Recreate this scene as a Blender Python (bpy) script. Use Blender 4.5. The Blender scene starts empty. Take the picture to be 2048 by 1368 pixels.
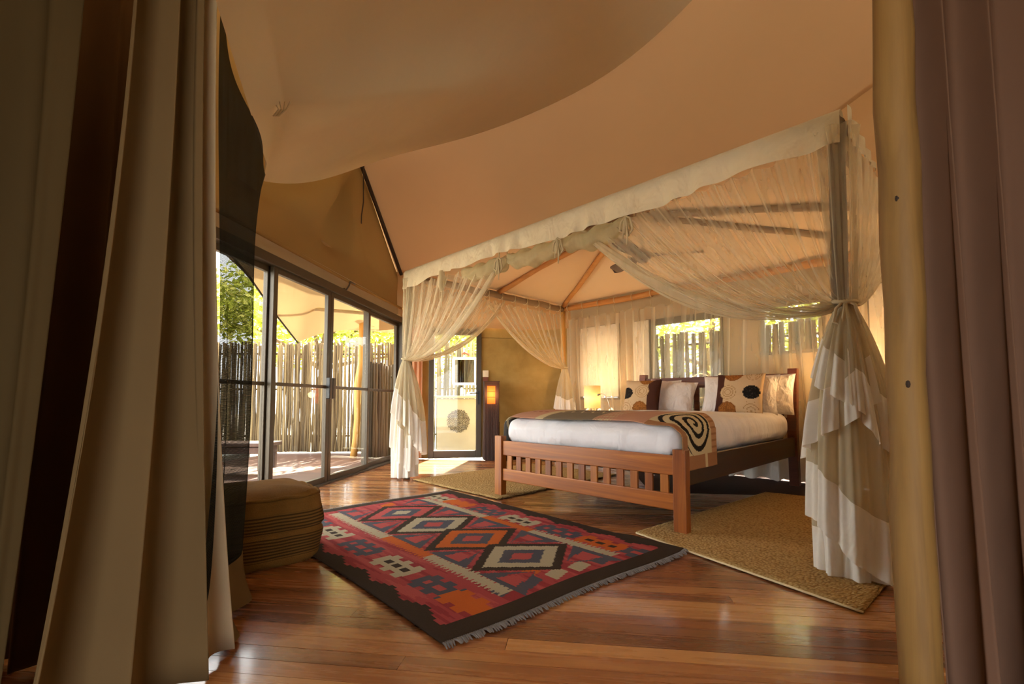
import bpy, bmesh, math, random
from mathutils import Vector, Matrix, Euler, noise
import numpy as np
random.seed(7)
S = bpy.context.scene
COL = S.collection
PI = math.pi
# ------------------------------------------------------------------ camera, light, exposure
cd = bpy.data.cameras.new('camera'); cam = bpy.data.objects.new('camera', cd); COL.objects.link(cam)
cd.sensor_width = 36; cd.lens = 16.378; cd.shift_y = 0.0325; cd.clip_start = 0.02; cd.clip_end = 300
cam.location = (0, 0, 0.922); cam.rotation_euler = (PI/2 + 0.0559, 0, 0)
S.camera = cam
S.view_settings.view_transform = 'Standard'; S.view_settings.look = 'None'
S.view_settings.exposure = 1.4; S.view_settings.gamma = 1; S.view_settings.use_curve_mapping = False
try:
    S.cycles.transparent_max_bounces = 40; S.cycles.max_bounces = 12; S.cycles.diffuse_bounces = 8
    S.cycles.sample_clamp_indirect = 6
except Exception: pass
w = bpy.data.worlds.new('sky'); S.world = w; w.use_nodes = True
bg = w.node_tree.nodes['Background']; bg.inputs[0].default_value = (.97, .98, 1.0, 1); bg.inputs[1].default_value = 3.5
sd = bpy.data.lights.new('sun', 'SUN'); sd.energy = 28; sd.angle = .012; sd.color = (1, .90, .74)
sun = bpy.data.objects.new('sun', sd); COL.objects.link(sun)
sun.rotation_euler = Vector((-.16, -1.0, -1.16)).to_track_quat('-Z', 'Y').to_euler()

# ------------------------------------------------------------------ frames of reference
AL = .7971
EX = Vector((math.cos(AL), -math.sin(AL), 0)); EY = Vector((math.sin(AL), math.cos(AL), 0)); BO = Vector((1.195, 3.235, 0))
def bw(a, b, z=0): return BO + EX*a + EY*b + Vector((0, 0, z))          # bed frame
DA = .1323
DD = Vector((math.sin(DA), math.cos(DA), 0)); DN = Vector((math.cos(DA), -math.sin(DA), 0)); DO = Vector((-2.864, 0, 0))
def dw(t, off, z): return DO + DD*t + DN*off + Vector((0, 0, z))          # glass wall frame: t deep, off into the room
TB = 7.62                                                                 # the back wall stands at t = TB
KB = .143
KN = Vector((math.cos(KB), math.sin(KB), 0)); KI = Vector((math.sin(KB), -math.cos(KB), 0)); KO = dw(TB, 0, 0)
def kw(s, off, z): return KO + KN*s + KI*off + Vector((0, 0, z))           # back wall frame: s to the right, off into the room
def zR(t): return 4.07 - .722*(t - 6.17)
ZV = Vector((0, 0, 1))
# ------------------------------------------------------------------ helpers
def lin(h):
    h = h.lstrip('#'); c = [int(h[i:i+2], 16)/255 for i in (0, 2, 4)]
    return tuple((x/12.92 if x <= .04045 else ((x+.055)/1.055)**2.4) for x in c)
def tag(o, label=None, cat=None, group=None, kind=None):
    if label: o['label'] = label
    if cat: o['category'] = cat
    if group: o['group'] = group
    if kind: o['kind'] = kind
    return o
def empty(name, loc=(0, 0, 0), rz=0, parent=None):
    o = bpy.data.objects.new(name, None); COL.objects.link(o); o.location = loc; o.rotation_euler = (0, 0, rz)
    o.empty_display_size = .1
    if parent: o.parent = parent
    return o
def link(name, me, m, parent=None):
    o = bpy.data.objects.new(name, me); COL.objects.link(o)
    if m:
        for x in (m if isinstance(m, (list, tuple)) else [m]): me.materials.append(x)
    if parent:
        o.parent = parent
        o.matrix_parent_inverse = parent_inv(parent)
    return o
def parent_inv(p):
    m = Matrix.LocRotScale(p.location, p.rotation_euler, p.scale)
    q = p
    while q.parent:
        q = q.parent; m = Matrix.LocRotScale(q.location, q.rotation_euler, q.scale) @ m
    return m.inverted()
class MB:
    def __init__(s): s.v = []; s.f = []; s.mi = []; s.c = []
    def add(s, vs, fs, mi=0):
        n = len(s.v); s.v += [tuple(x) for x in vs]; s.f += [tuple(i+n for i in f) for f in fs]; s.mi += [mi]*len(fs); return s
    def box(s, c, dx, dy, dz, X=Vector((1, 0, 0)), Y=Vector((0, 1, 0)), Z=ZV, mi=0):
        c = Vector(c); vs = [c + X*(i*dx/2) + Y*(j*dy/2) + Z*(k*dz/2) for i in (-1, 1) for j in (-1, 1) for k in (-1, 1)]
        return s.add(vs, [(0, 1, 3, 2), (4, 6, 7, 5), (0, 4, 5, 1), (2, 3, 7, 6), (0, 2, 6, 4), (1, 5, 7, 3)], mi)
    def tube(s, pts, rs, n=8, cap=True, mi=0):
        pts = [Vector(p) for p in pts]
        if not isinstance(rs, (list, tuple)): rs = [rs]*len(pts)
        rings = []; ref = None
        for i, p in enumerate(pts):
            d = (pts[min(i+1, len(pts)-1)] - pts[max(i-1, 0)]).normalized()
            if ref is None: ref = d.orthogonal().normalized()
            ref = (ref - d*ref.dot(d)).normalized(); q = d.cross(ref)
            rings.append([p + (ref*math.cos(2*PI*k/n) + q*math.sin(2*PI*k/n))*rs[i] for k in range(n)])
        vs = [v for r in rings for v in r]; fs = []
        for i in range(len(pts)-1):
            for k in range(n): fs.append((i*n+k, i*n+(k+1) % n, (i+1)*n+(k+1) % n, (i+1)*n+k))
        if cap: fs.append(tuple(range(n-1, -1, -1))); fs.append(tuple((len(pts)-1)*n+k for k in range(n)))
        return s.add(vs, fs, mi)
    def lathe(s, c, prof, n=24, mi=0):
        c = Vector(c); vs = []; fs = []
        for r, z in prof:
            for k in range(n): vs.append(c + Vector((r*math.cos(2*PI*k/n), r*math.sin(2*PI*k/n), z)))
        for i in range(len(prof)-1):
            for k in range(n): fs.append((i*n+k, i*n+(k+1) % n, (i+1)*n+(k+1) % n, (i+1)*n+k))
        return s.add(vs, fs, mi)
    def build(s, name, m, parent=None, smooth=False, bevel=0, seg=2, solid=0):
        me = bpy.data.meshes.new(name); me.from_pydata(s.v, [], s.f); me.update()
        o = link(name, me, m, parent)
        me.polygons.foreach_set('material_index', s.mi)
        if smooth: me.polygons.foreach_set('use_smooth', [True]*len(me.polygons))
        if bevel:
            b = o.modifiers.new('bevel', 'BEVEL'); b.width = bevel; b.segments = seg; b.limit_method = 'ANGLE'
        if solid:
            b = o.modifiers.new('solid', 'SOLIDIFY'); b.thickness = solid; b.offset = 0
        return o
def sheet(name, fn, nu, nv, m, parent=None, solid=0, sub=0, color=None, mfn=None, closed=False):
    vs = [fn(i/(nu-1), j/(nv-1)) for j in range(nv) for i in range(nu)]
    fs = [(j*nu+i, j*nu+i+1, (j+1)*nu+i+1, (j+1)*nu+i) for j in range(nv-1) for i in range(nu-1)]
    me = bpy.data.meshes.new(name); me.from_pydata([tuple(v) for v in vs], [], fs); me.update()
    o = link(name, me, m, parent)
    me.polygons.foreach_set('use_smooth', [True]*len(fs))
    if mfn:
        me.polygons.foreach_set('material_index', [mfn((i+.5)/(nu-1), (j+.5)/(nv-1)) for j in range(nv-1) for i in range(nu-1)])
    if color:
        at = me.color_attributes.new('Col', 'FLOAT_COLOR', 'CORNER'); arr = []
        for j in range(nv-1):
            for i in range(nu-1):
                c = color((i+.5)/(nu-1), (j+.5)/(nv-1)); arr += list(c[:3]) + [1.0]
                arr += list(c[:3]) + [1.0]; arr += list(c[:3]) + [1.0]; arr += list(c[:3]) + [1.0]
        at.data.foreach_set('color', arr)
    if sub:
        b = o.modifiers.new('sub', 'SUBSURF'); b.levels = sub; b.render_levels = sub
    if solid:
        b = o.modifiers.new('solid', 'SOLIDIFY'); b.thickness = solid; b.offset = 0
    return o
def copy_tree(o, parent=None):
    c = o.copy(); COL.objects.link(c)
    if parent: c.parent = parent
    for ch in [x for x in o.children]: copy_tree(ch, c)
    return c
# ------------------------------------------------------------------ materials
class NT:
    def __init__(s, name):
        s.m = bpy.data.materials.new(name); s.m.use_nodes = True; s.t = s.m.node_tree; s.t.nodes.clear()
        s.out = s.n('ShaderNodeOutputMaterial')
    def n(s, k, **kw):
        x = s.t.nodes.new(k)
        for a, b in kw.items(): setattr(x, a, b)
        return x
    def l(s, a, b): s.t.links.new(a, b)
    def val(s, inp, v):
        if hasattr(v, 'is_output') or isinstance(v, bpy.types.NodeSocket): s.l(v, inp)
        else: inp.default_value = v
    def math(s, op, a, b=0.0, c=None):
        x = s.n('ShaderNodeMath', operation=op); s.val(x.inputs[0], a); s.val(x.inputs[1], b)
        if c is not None: s.val(x.inputs[2], c)
        return x.outputs[0]
    def mix(s, f, a, b):
        x = s.n('ShaderNodeMix', data_type='RGBA'); s.val(x.inputs[0], f)
        s.val(x.inputs[6], a if not isinstance(a, tuple) else (*a[:3], 1)); s.val(x.inputs[7], b if not isinstance(b, tuple) else (*b[:3], 1))
        return x.outputs[2]
    def ramp(s, f, stops):
        x = s.n('ShaderNodeValToRGB'); s.l(f, x.inputs[0]); e = x.color_ramp.elements
        while len(e) > 1: e.remove(e[-1])
        e[0].position = stops[0][0]; e[0].color = (*stops[0][1][:3], 1)
        for p, c in stops[1:]:
            y = e.new(p); y.color = (*c[:3], 1)
        return x.outputs[0]
    def coords(s, kind='pos', scale=(1, 1, 1), rot=(0, 0, 0), offs=None):
        if kind == 'pos': o = s.n('ShaderNodeNewGeometry').outputs['Position']
        else: o = s.n('ShaderNodeTexCoord').outputs['Object']
        if offs is not None:
            a = s.n('ShaderNodeVectorMath', operation='ADD'); s.l(o, a.inputs[0]); s.l(offs, a.inputs[1]); o = a.outputs[0]
        r = s.n('ShaderNodeMapping'); s.l(o, r.inputs[0]); r.inputs['Rotation'].default_value = rot
        q = s.n('ShaderNodeMapping'); s.l(r.outputs[0], q.inputs[0]); q.inputs['Scale'].default_value = scale
        return q.outputs[0]
    def noise(s, vec, scale=5, detail=4, rough=.5, dist=0):
        x = s.n('ShaderNodeTexNoise'); s.l(vec, x.inputs['Vector']); x.inputs['Scale'].default_value = scale
        x.inputs['Detail'].default_value = detail; x.inputs['Roughness'].default_value = rough; x.inputs['Distortion'].default_value = dist
        return x.outputs[0]
    def bump(s, h, strength=.3, dist=.01, nrm=None):
        x = s.n('ShaderNodeBump'); s.l(h, x.inputs['Height']); x.inputs['Strength'].default_value = strength; x.inputs['Distance'].default_value = dist
        if nrm is not None: s.l(nrm, x.inputs['Normal'])
        return x.outputs[0]
    def bsdf(s, col, rough=.6, nrm=None, metal=0, spec=.5, coat=0, emis=None, es=0):
        x = s.n('ShaderNodeBsdfPrincipled'); s.val(x.inputs['Base Color'], col if not isinstance(col, tuple) else (*col[:3], 1))
        s.val(x.inputs['Roughness'], rough); x.inputs['Metallic'].default_value = metal; x.inputs['Specular IOR Level'].default_value = spec
        x.inputs['Coat Weight'].default_value = coat; x.inputs['Coat Roughness'].default_value = .11
        if emis is not None: s.val(x.inputs['Emission Color'], (*emis[:3], 1) if isinstance(emis, tuple) else emis); s.val(x.inputs['Emission Strength'], es)
        if nrm is not None: s.l(nrm, x.inputs['Normal'])
        return x.outputs[0]
    def done(s, sh): s.l(sh, s.out.inputs[0]); return s.m
def m_plain(name, hexc, rough=.6, var=.12, sc=6, bump=.15, metal=0, spec=.5, bd=.004):
    t = NT(name); c = lin(hexc); v = t.coords('pos'); n = t.noise(v, sc, 5)
    col = t.mix(n, tuple(x*(1-var*1.5) for x in c), tuple(min(1, x*(1+var)) for x in c))
    n2 = t.noise(v, sc*12, 4)
    return t.done(t.bsdf(col, rough, t.bump(n2, bump, bd), metal, spec))
def m_wood(name, dark, mid, light, rot=0, along='x', rough=.3, sc=1.0, coat=.25, rnd=.5, spec=.5, obj=False):
    t = NT(name); oi = t.n('ShaderNodeObjectInfo').outputs['Random']
    off = t.n('ShaderNodeCombineXYZ'); t.l(t.math('MULTIPLY', oi, 37.0), off.inputs[0]); t.l(t.math('MULTIPLY', oi, 91.0), off.inputs[1]); t.l(t.math('MULTIPLY', oi, 53.0), off.inputs[2])
    s = {'x': (1.2, 22, 22), 'y': (22, 1.2, 22), 'z': (22, 22, 1.2)}[along]; s = tuple(x*sc for x in s)
    v = t.coords('obj' if obj else 'pos', s, (0, 0, rot), off.outputs[0])
    g = t.noise(v, 1.0, 6, .6, .9); g2 = t.noise(v, 5.0, 3, .6)
    f = t.math('ADD', t.math('MULTIPLY', g, .75), t.math('MULTIPLY', t.math('SUBTRACT', oi, .5), rnd))
    f = t.math('ADD', f, .12)
    col = t.ramp(f, [(.2, lin(dark)), (.5, lin(mid)), (.8, lin(light))])
    col = t.mix(t.math('MULTIPLY', g2, .35), col, lin(dark))
    r = t.math('ADD', rough, t.math('MULTIPLY', g, .15))
    return t.done(t.bsdf(col, r, t.bump(g2, .12, .002), coat=coat, spec=spec))
def m_canvas(name, hexc, tr=.35, thexc=None, bump=.25, wsc=1.0, var=.08, fine=True):
    """woven tent canvas: diffuse cloth that also lets daylight through"""
    t = NT(name); c = lin(hexc); tc = lin(thexc or hexc); v = t.coords('pos'); n = t.noise(v, 1.3*wsc, 4)
    col = t.mix(n, tuple(x*(1-var) for x in c), tuple(min(1, x*(1+var)) for x in c))
    b = t.bump(t.noise(t.coords('pos', (1, 1, .6)), 1.6*wsc, 3, .5, .4), bump, .12)
    if fine: b = t.bump(t.noise(v, 160, 2), .08, .002, b)
    d = t.n('ShaderNodeBsdfDiffuse'); t.val(d.inputs[0], col); t.l(b, d.inputs['Normal'])
    if tr <= 0: return t.done(d.outputs[0])
    q = t.n('ShaderNodeBsdfTranslucent'); q.inputs[0].default_value = (*tc, 1); t.l(b, q.inputs['Normal'])
    x = t.n('ShaderNodeMixShader'); x.inputs[0].default_value = tr; t.l(d.outputs[0], x.inputs[1]); t.l(q.outputs[0], x.inputs[2])
    return t.done(x.outputs[0])
def m_net(name, hexc, base=.30, edge=.6, thexc=None):
    """sheer net: threads cover part of the view, more of it where the cloth turns edge on"""
    t = NT(name); c = lin(hexc); lw = t.n('ShaderNodeLayerWeight'); lw.inputs[0].default_value = .5
    f = t.math('POWER', lw.outputs['Facing'], 1.9); f = t.math('MULTIPLY_ADD', f, edge, base)
    nz = t.noise(t.coords('pos', (1, 1, .15)), 16, 3); f = t.math('MULTIPLY', f, t.math('MULTIPLY_ADD', nz, .5, .75))
    f = t.math('MINIMUM', f, .96)
    d = t.n('ShaderNodeBsdfDiffuse'); d.inputs[0].default_value = (*c, 1)
    q = t.n('ShaderNodeBsdfTranslucent'); q.inputs[0].default_value = (*lin(thexc or hexc), 1)
    x = t.n('ShaderNodeMixShader'); x.inputs[0].default_value = .45; t.l(d.outputs[0], x.inputs[1]); t.l(q.outputs[0], x.inputs[2])
    tr = t.n('ShaderNodeBsdfTransparent')
    y = t.n('ShaderNodeMixShader'); t.l(f, y.inputs[0]); t.l(tr.outputs[0], y.inputs[1]); t.l(x.outputs[0], y.inputs[2])
    return t.done(y.outputs[0])
def m_glass(name):
    t = NT(name); tr = t.n('ShaderNodeBsdfTransparent'); tr.inputs[0].default_value = (.96, .97, .95, 1)
    g = t.n('ShaderNodeBsdfGlossy'); g.inputs['Roughness'].default_value = .02
    lw = t.n('ShaderNodeLayerWeight'); lw.inputs[0].default_value = .5
    fr = t.math('MULTIPLY_ADD', t.math('POWER', lw.outputs['Facing'], 5.0), .35, .02)
    y = t.n('ShaderNodeMixShader'); t.l(fr, y.inputs[0]); t.l(tr.outputs[0], y.inputs[1]); t.l(g.outputs[0], y.inputs[2])
    return t.done(y.outputs[0])
def m_attr(name, rough=.95, bump=.4, bsc=250, sheen=0, stretch=(1, 1, 1), rot=0, var=.25):
    t = NT(name); a = t.n('ShaderNodeAttribute', attribute_name='Col').outputs['Color']
    v = t.coords('pos', stretch, (0, 0, rot)); n = t.noise(v, bsc, 3, .6)
    col = t.mix(t.math('MULTIPLY', n, var), a, (.02, .015, .01))
    return t.done(t.bsdf(col, rough, t.bump(n, bump, .004), spec=.15))
def m_emis(name, hexc, strength, base='#FFE2A8'):
    t = NT(name); return t.done(t.bsdf(lin(base), .7, emis=lin(hexc), es=strength))

M = {}
ROTS = -(-DA)   # planks run along DN; rotate so that DN becomes x
M['floor'] = m_wood('floor_boards', '#683A1C', '#9A5E34', '#BE8850', rot=DA, along='x', rough=.2, coat=.45, rnd=.6)
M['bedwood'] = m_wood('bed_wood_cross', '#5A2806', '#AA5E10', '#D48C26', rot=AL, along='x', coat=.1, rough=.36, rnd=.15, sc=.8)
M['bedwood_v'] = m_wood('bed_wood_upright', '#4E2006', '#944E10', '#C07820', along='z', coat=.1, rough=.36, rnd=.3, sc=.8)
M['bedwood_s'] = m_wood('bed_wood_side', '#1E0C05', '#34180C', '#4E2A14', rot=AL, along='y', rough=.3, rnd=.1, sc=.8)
M['headwood'] = m_wood('bed_wood_head', '#3A180C', '#6E361C', '#8E5430', rot=AL, along='x', rough=.3, rnd=.2)
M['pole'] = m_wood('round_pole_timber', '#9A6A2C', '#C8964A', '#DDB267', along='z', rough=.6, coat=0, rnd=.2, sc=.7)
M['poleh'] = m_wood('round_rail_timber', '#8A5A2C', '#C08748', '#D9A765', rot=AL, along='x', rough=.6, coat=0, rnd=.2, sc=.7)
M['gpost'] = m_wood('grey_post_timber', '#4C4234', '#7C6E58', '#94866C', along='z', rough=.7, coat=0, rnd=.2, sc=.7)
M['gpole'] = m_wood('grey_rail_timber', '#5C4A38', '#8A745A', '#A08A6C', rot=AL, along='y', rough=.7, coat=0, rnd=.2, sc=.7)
M['entry'] = m_wood('entry_pole_timber', '#5E421C', '#947038', '#B48C50', along='z', rough=.6, coat=0, rnd=.0, sc=.55)
M['deck'] = m_wood('deck_boards', '#A8A29A', '#CFC8BC', '#E4DED4', rot=DA, along='y', rough=.7, coat=0, rnd=.5)
M['stick'] = m_wood('stick_bark', '#382C1C', '#6E5A3C', '#9A845A', along='z', rough=.9, coat=0, rnd=.4, sc=.6)
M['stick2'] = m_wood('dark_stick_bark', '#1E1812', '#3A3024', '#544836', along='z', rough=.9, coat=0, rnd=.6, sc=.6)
M['sticklight'] = m_wood('pale_stick_bark', '#4A4636', '#807A5E', '#A09A7C', along='z', rough=.9, coat=0, rnd=.5, sc=.6)
M['lampwood'] = m_wood('dark_lamp_wood', '#1E0E08', '#3A2018', '#54332A', along='z', rough=.6, coat=0, rnd=.2, sc=1.6)
M['darkwood'] = m_wood('dark_bench_wood', '#2E1A10', '#4E3020', '#6A4430', rot=0, along='x', rough=.5, coat=0, rnd=.2)
M['alu'] = m_plain('bronze_frame', '#4A4236', .38, .05, 3, .03, metal=.35)
M['black'] = m_plain('black_handle', '#0C0C0C', .35, .05, 5, .02)
M['chrome'] = m_plain('brushed_metal', '#B8B2A6', .25, .04, 5, .02, metal=1)
M['glass'] = m_glass('clear_pane')
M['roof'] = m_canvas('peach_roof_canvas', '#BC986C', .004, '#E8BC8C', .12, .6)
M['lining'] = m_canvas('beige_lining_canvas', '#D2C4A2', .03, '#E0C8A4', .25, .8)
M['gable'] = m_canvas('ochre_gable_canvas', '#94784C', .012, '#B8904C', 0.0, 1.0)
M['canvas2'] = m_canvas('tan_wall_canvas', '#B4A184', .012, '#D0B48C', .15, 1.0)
M['pyr'] = m_canvas('cream_canopy_lining', '#DCC6A6', .04, '#ECD0A8', .1, .6)
M['band'] = m_canvas('cream_canopy_band', '#EEE4CA', .25, '#F0E4C8', .35, 5)
M['awn'] = m_canvas('awning_canvas', '#B79A70', .07, '#D8B884', .2, 1.0)
M['white'] = m_canvas('white_cotton', '#F0ECE2', .22, '#F4ECDC', .25, 4)
M['duvet'] = m_canvas('white_bed_linen', '#E2E0E2', 0, None, .22, 4)
M['pillow'] = m_canvas('white_pillow_linen', '#E4DDD6', 0, None, .5, 7)
M['peach'] = m_canvas('peach_drape', '#D8A988', .30, '#F0B890', .2, 2)
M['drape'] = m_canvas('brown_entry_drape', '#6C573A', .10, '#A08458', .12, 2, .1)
M['drape_edge'] = m_canvas('drape_edge_lit_tint', '#BCA888', .30, '#DCC8A0', .12, 2, .05)  # pale colour stands in for light coming through at the drape's edge
M['drape_r'] = m_canvas('mauve_entry_drape', '#6C5242', .04, '#A08070', .12, 2, .08)
M['net'] = m_net('cream_bed_net', '#EADFC4', .30, .44, '#F0E4C8')
M['net2'] = m_net('pale_rear_net', '#EADFC4', .30, .55, '#F2E6CC')
M['nethem'] = M['white']
M['blind'] = m_canvas('white_blind', '#E6E0D2', .12, '#F4ECDC', .05, 1)
M['cord'] = m_plain('cream_cotton_cord', '#C8B894', .9, .1, 20, .2)
M['plaster'] = None
t = NT('ochre_plaster'); v = t.coords('pos'); n = t.noise(v, 1.6, 6, .6, .5); n2 = t.noise(v, 9, 5, .6)
col = t.ramp(n, [(.3, lin('#8F7440')), (.5, lin('#A68A4E')), (.72, lin('#BCA062'))]); col = t.mix(t.math('MULTIPLY', n2, .35), col, lin('#8C7244'))
M['plaster'] = t.done(t.bsdf(col, .85, t.bump(n2, .25, .01), spec=.2))
t = NT('pale_plaster'); v = t.coords('pos'); n = t.noise(v, 4, 6)
M['paleplaster'] = t.done(t.bsdf(t.mix(n, lin('#9C9A8E'), lin('#B4B2A6')), .8, t.bump(n, .2, .01)))
t = NT('sandy_ground'); v = t.coords('pos'); n = t.noise(v, 2.5, 6)
M['ground'] = t.done(t.bsdf(t.mix(n, lin('#8A8474'), lin('#BCB4A2')), .95, t.bump(n, .3, .05)))
t = NT('jute_weave'); v = t.coords('pos', (1, 1, 1), (0, 0, AL))
wv = t.n('ShaderNodeTexVoronoi'); t.l(t.coords('pos', (1, .55, 1), (0, 0, AL + .3)), wv.inputs['Vector']); wv.inputs['Scale'].default_value = 85
n = t.noise(v, 12, 5, .6); n3 = t.noise(v, 130, 3, .7)
col = t.ramp(wv.outputs['Distance'], [(.1, lin('#D8BC84')), (.5, lin('#C0A06A')), (.85, lin('#8E7044'))])
col = t.mix(t.math('MULTIPLY', n, .5), col, lin('#8A683A')); col = t.mix(t.math('MULTIPLY', n3, .4), col, lin('#7A5828'))
M['jute'] = t.done(t.bsdf(col, .95, t.bump(t.math('SUBTRACT', 1.0, wv.outputs['Distance']), .9, .012), spec=.1))
t = NT('pouf_weave'); tc = t.n('ShaderNodeTexCoord'); sx = t.n('ShaderNodeSeparateXYZ'); t.l(tc.outputs['Object'], sx.inputs[0])
z = sx.outputs[2]; wob = t.noise(t.coords('obj'), 3, 2); zz = t.math('MULTIPLY_ADD', wob, .03, z)
st = t.math('SINE', t.math('MULTIPLY', zz, 2*PI/.017)); st = t.math('GREATER_THAN', st, -.1)
inb = t.math('MULTIPLY', t.math('GREATER_THAN', zz, .215), t.math('LESS_THAN', zz, .315)); inb2 = t.math('MULTIPLY', t.math('GREATER_THAN', zz, .065), t.math('LESS_THAN', zz, .185))
band = t.math('ADD', inb, inb2); n = t.noise(t.coords('obj'), 9, 4); n2 = t.noise(t.coords('obj', (1, 1, 2)), 120, 3, .7)
base = t.mix(n, lin('#6E4C20'), lin('#946C32')); dk = lin('#2A1D10')
col = t.mix(t.math('MULTIPLY', band, t.math('SUBTRACT', 1.0, st)), base, dk)
col = t.mix(t.math('MULTIPLY', band, .35), col, lin('#6E5028')); col = t.mix(t.math('MULTIPLY', n2, .4), col, lin('#3A2814'))
M['pouf'] = t.done(t.bsdf(col, .95, t.bump(n2, .8, .01, t.bump(st, .5, .004)), spec=.1))
t = NT('leaf_green'); oi = t.n('ShaderNodeNewGeometry').outputs['Random Per Island']
col = t.ramp(oi, [(0, lin('#6E7A2A')), (.5, lin('#A8B048')), (1, lin('#E0DC84'))])
d = t.n('ShaderNodeBsdfDiffuse'); t.l(col, d.inputs[0]); q = t.n('ShaderNodeBsdfTranslucent'); t.l(col, q.inputs[0])
x = t.n('ShaderNodeMixShader'); x.inputs[0].default_value = .55; t.l(d.outputs[0], x.inputs[1]); t.l(q.outputs[0], x.inputs[2]); M['leaf'] = t.done(x.outputs[0])
M['bark'] = m_plain('tree_bark', '#6A5640', .9, .2, 8, .5)
t = NT('pool_water'); n = t.noise(t.coords('pos'), 9, 3); M['water'] = t.done(t.bsdf(lin('#4E7A70'), .05, t.bump(n, .15, .02)))
t = NT('shade_mesh'); tc = t.coords('pos', (1, 1, 1))
wv = t.n('ShaderNodeTexWave', wave_type='BANDS', bands_direction='Z'); t.l(tc, wv.inputs['Vector']); wv.inputs['Scale'].default_value = 55; wv.inputs['Distortion'].default_value = .6
n = t.noise(t.coords('pos', (1, 1, .3)), 10, 3); dcol = t.mix(n, lin('#1A1D1C'), lin('#343836'))
d = t.n('ShaderNodeBsdfDiffuse'); t.l(dcol, d.inputs[0]); tr = t.n('ShaderNodeBsdfTransparent')
y = t.n('ShaderNodeMixShader'); t.l(t.math('MULTIPLY_ADD', wv.outputs[1], .10, .87), y.inputs[0]); t.l(tr.outputs[0], y.inputs[1]); t.l(d.outputs[0], y.inputs[2]); M['mesh'] = t.done(y.outputs[0])
M['kilim'] = m_attr('kilim_wool', .95, .5, 220, rot=AL, stretch=(.4, 1, 1))
M['fringe'] = m_plain('grey_fringe', '#77706C', .95, .3, 40, .3)
M['runner'] = m_attr('runner_cloth', .9, .3, 200)
M['cushion'] = m_attr('cushion_cloth', .9, .3, 200, var=.15)
M['pebble'] = m_plain('grey_pebble', '#5E5A52', .5, .25, 30, .1)
t = NT('lit_lamp_shade'); sx = t.n('ShaderNodeSeparateXYZ'); t.l(t.n('ShaderNodeNewGeometry').outputs['Position'], sx.inputs[0])
f_ = t.math('SUBTRACT', 1.0, t.math('MULTIPLY', t.math('ABSOLUTE', t.math('SUBTRACT', sx.outputs[2], .965)), 5.2)); f_ = t.math('MAXIMUM', f_, 0.0)
M['shade'] = t.done(t.bsdf(lin('#E8C890'), .7, emis=t.mix(f_, lin('#FF9428'), lin('#FFC868')), es=t.math('MULTIPLY_ADD', f_, .55, .18)))
M['amber'] = m_emis('lit_amber_panel', '#FF4A0A', .9, '#A84818')
M['switch'] = m_plain('ivory_switch', '#E0D4BA', .5, .03, 10, .02)
M['brownbox'] = m_plain('brown_block', '#6E3A28', .6, .1, 10, .1)
M['fan'] = m_plain('dark_fan_blade', '#4A3836', .5, .08, 4, .05)
M['bottle'] = m_plain('pale_bottle', '#C8CCC8', .3, .03, 10, .02)
M['mirror'] = m_plain('mirror_glass', '#D8DCD8', .03, .01, 2, 0, metal=1)
M['strip'] = m_plain('rug_binding', '#D8C49A', .9, .1, 20, .2)
M['darkstrap'] = m_plain('dark_strap', '#2E1E12', .8, .1, 20, .2)
M['towel'] = m_plain('white_towel', '#E8E6E0', .9, .04, 10, .3)
M['red'] = m_plain('red_cloth', '#C0503A', .8, .1, 20, .1)
M['tyellow'] = M['strip']

# ------------------------------------------------------------------ setting: floor of boards
fl = tag(empty('floor'), kind='structure')
sub = MB().box(dw(3.05, 3.35, -.05), 6.7, 9.3, .05, DN, DD).build('subfloor', m_plain('subfloor', '#3A1C0E', .8), fl)
unit = MB().box((0, 0, 0), 1, 1, 1)
ume = bpy.data.meshes.new('plank'); ume.from_pydata(unit.v, [], unit.f); ume.update(); ume.materials.append(M['floor'])
dme = ume.copy(); dme.materials.clear(); dme.materials.append(M['deck'])
def plank(me, parent, c, L, W, H, rz, name='plank'):
    o = bpy.data.objects.new(name, me); COL.objects.link(o); o.parent = parent
    o.location = c; o.scale = (L, W, H); o.rotation_euler = (0, 0, rz); return o
PW = .088; row = 0; tt = TB - .02 + 10*.088
while tt > .75:
    x0 = .02 if tt < TB-.01 else 1.45; x1 = 7.2 if tt < 5.4 else 3.6
    x = x0 - (row*1.37 % 2.6)
    while x < x1:
        L = random.uniform(2.6, 4.4); a = max(x, x0); b = min(x+L, x1)
        if b - a > .05:
            plank(ume, fl, dw(tt - PW/2, (a+b)/2, -.0125 + random.uniform(-.0006, .0006)), b-a-.002, PW-.0022, .024, -DA)
        x += L
    tt -= PW; row += 1
# ------------------------------------------------------------------ walls and roof
def poly(name, pts, m, parent=None, solid=.01, kind='structure'):
    o = MB().add(pts, [tuple(range(len(pts)))]).build(name, m, parent, solid=solid)
    if kind: o['kind'] = kind
    return o
H2 = 2.2
# gable canvas above the sliding doors, with sags and creases hanging from the apex
def gable(u, v):
    tt = 1.0 + (TB + .25 - 1.0)*u; zt = min(zR(tt) - .01, 4.6); z = 2.27 + (zt - 2.27)*v
    k = 6.0; d = (tt - k); hz = max(0, (z - 2.4))
    ang = math.atan2(4.25 - z, 6.15 - tt + 1e-6)
    am = .15*math.exp(-((z-3.2)/.55)**2)*(1 if tt < 6 else .25)
    off = am*math.sin(ang*9) + .02*math.sin(tt*5+z*7)*min(1, hz*2) - .10*math.sin(PI*min(1, max(0, (z-2.4)/1.6)))*(1 if tt < 6 else .4)
    return dw(tt, off*min(1, max(0, (z-2.5)/.35)), z)
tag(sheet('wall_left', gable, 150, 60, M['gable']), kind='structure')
tag(MB().box(dw(4.4, .0, 2.335), .03, 7.0, .27, DN, DD).build('trim_1', M['canvas2']), kind='structure')
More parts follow.
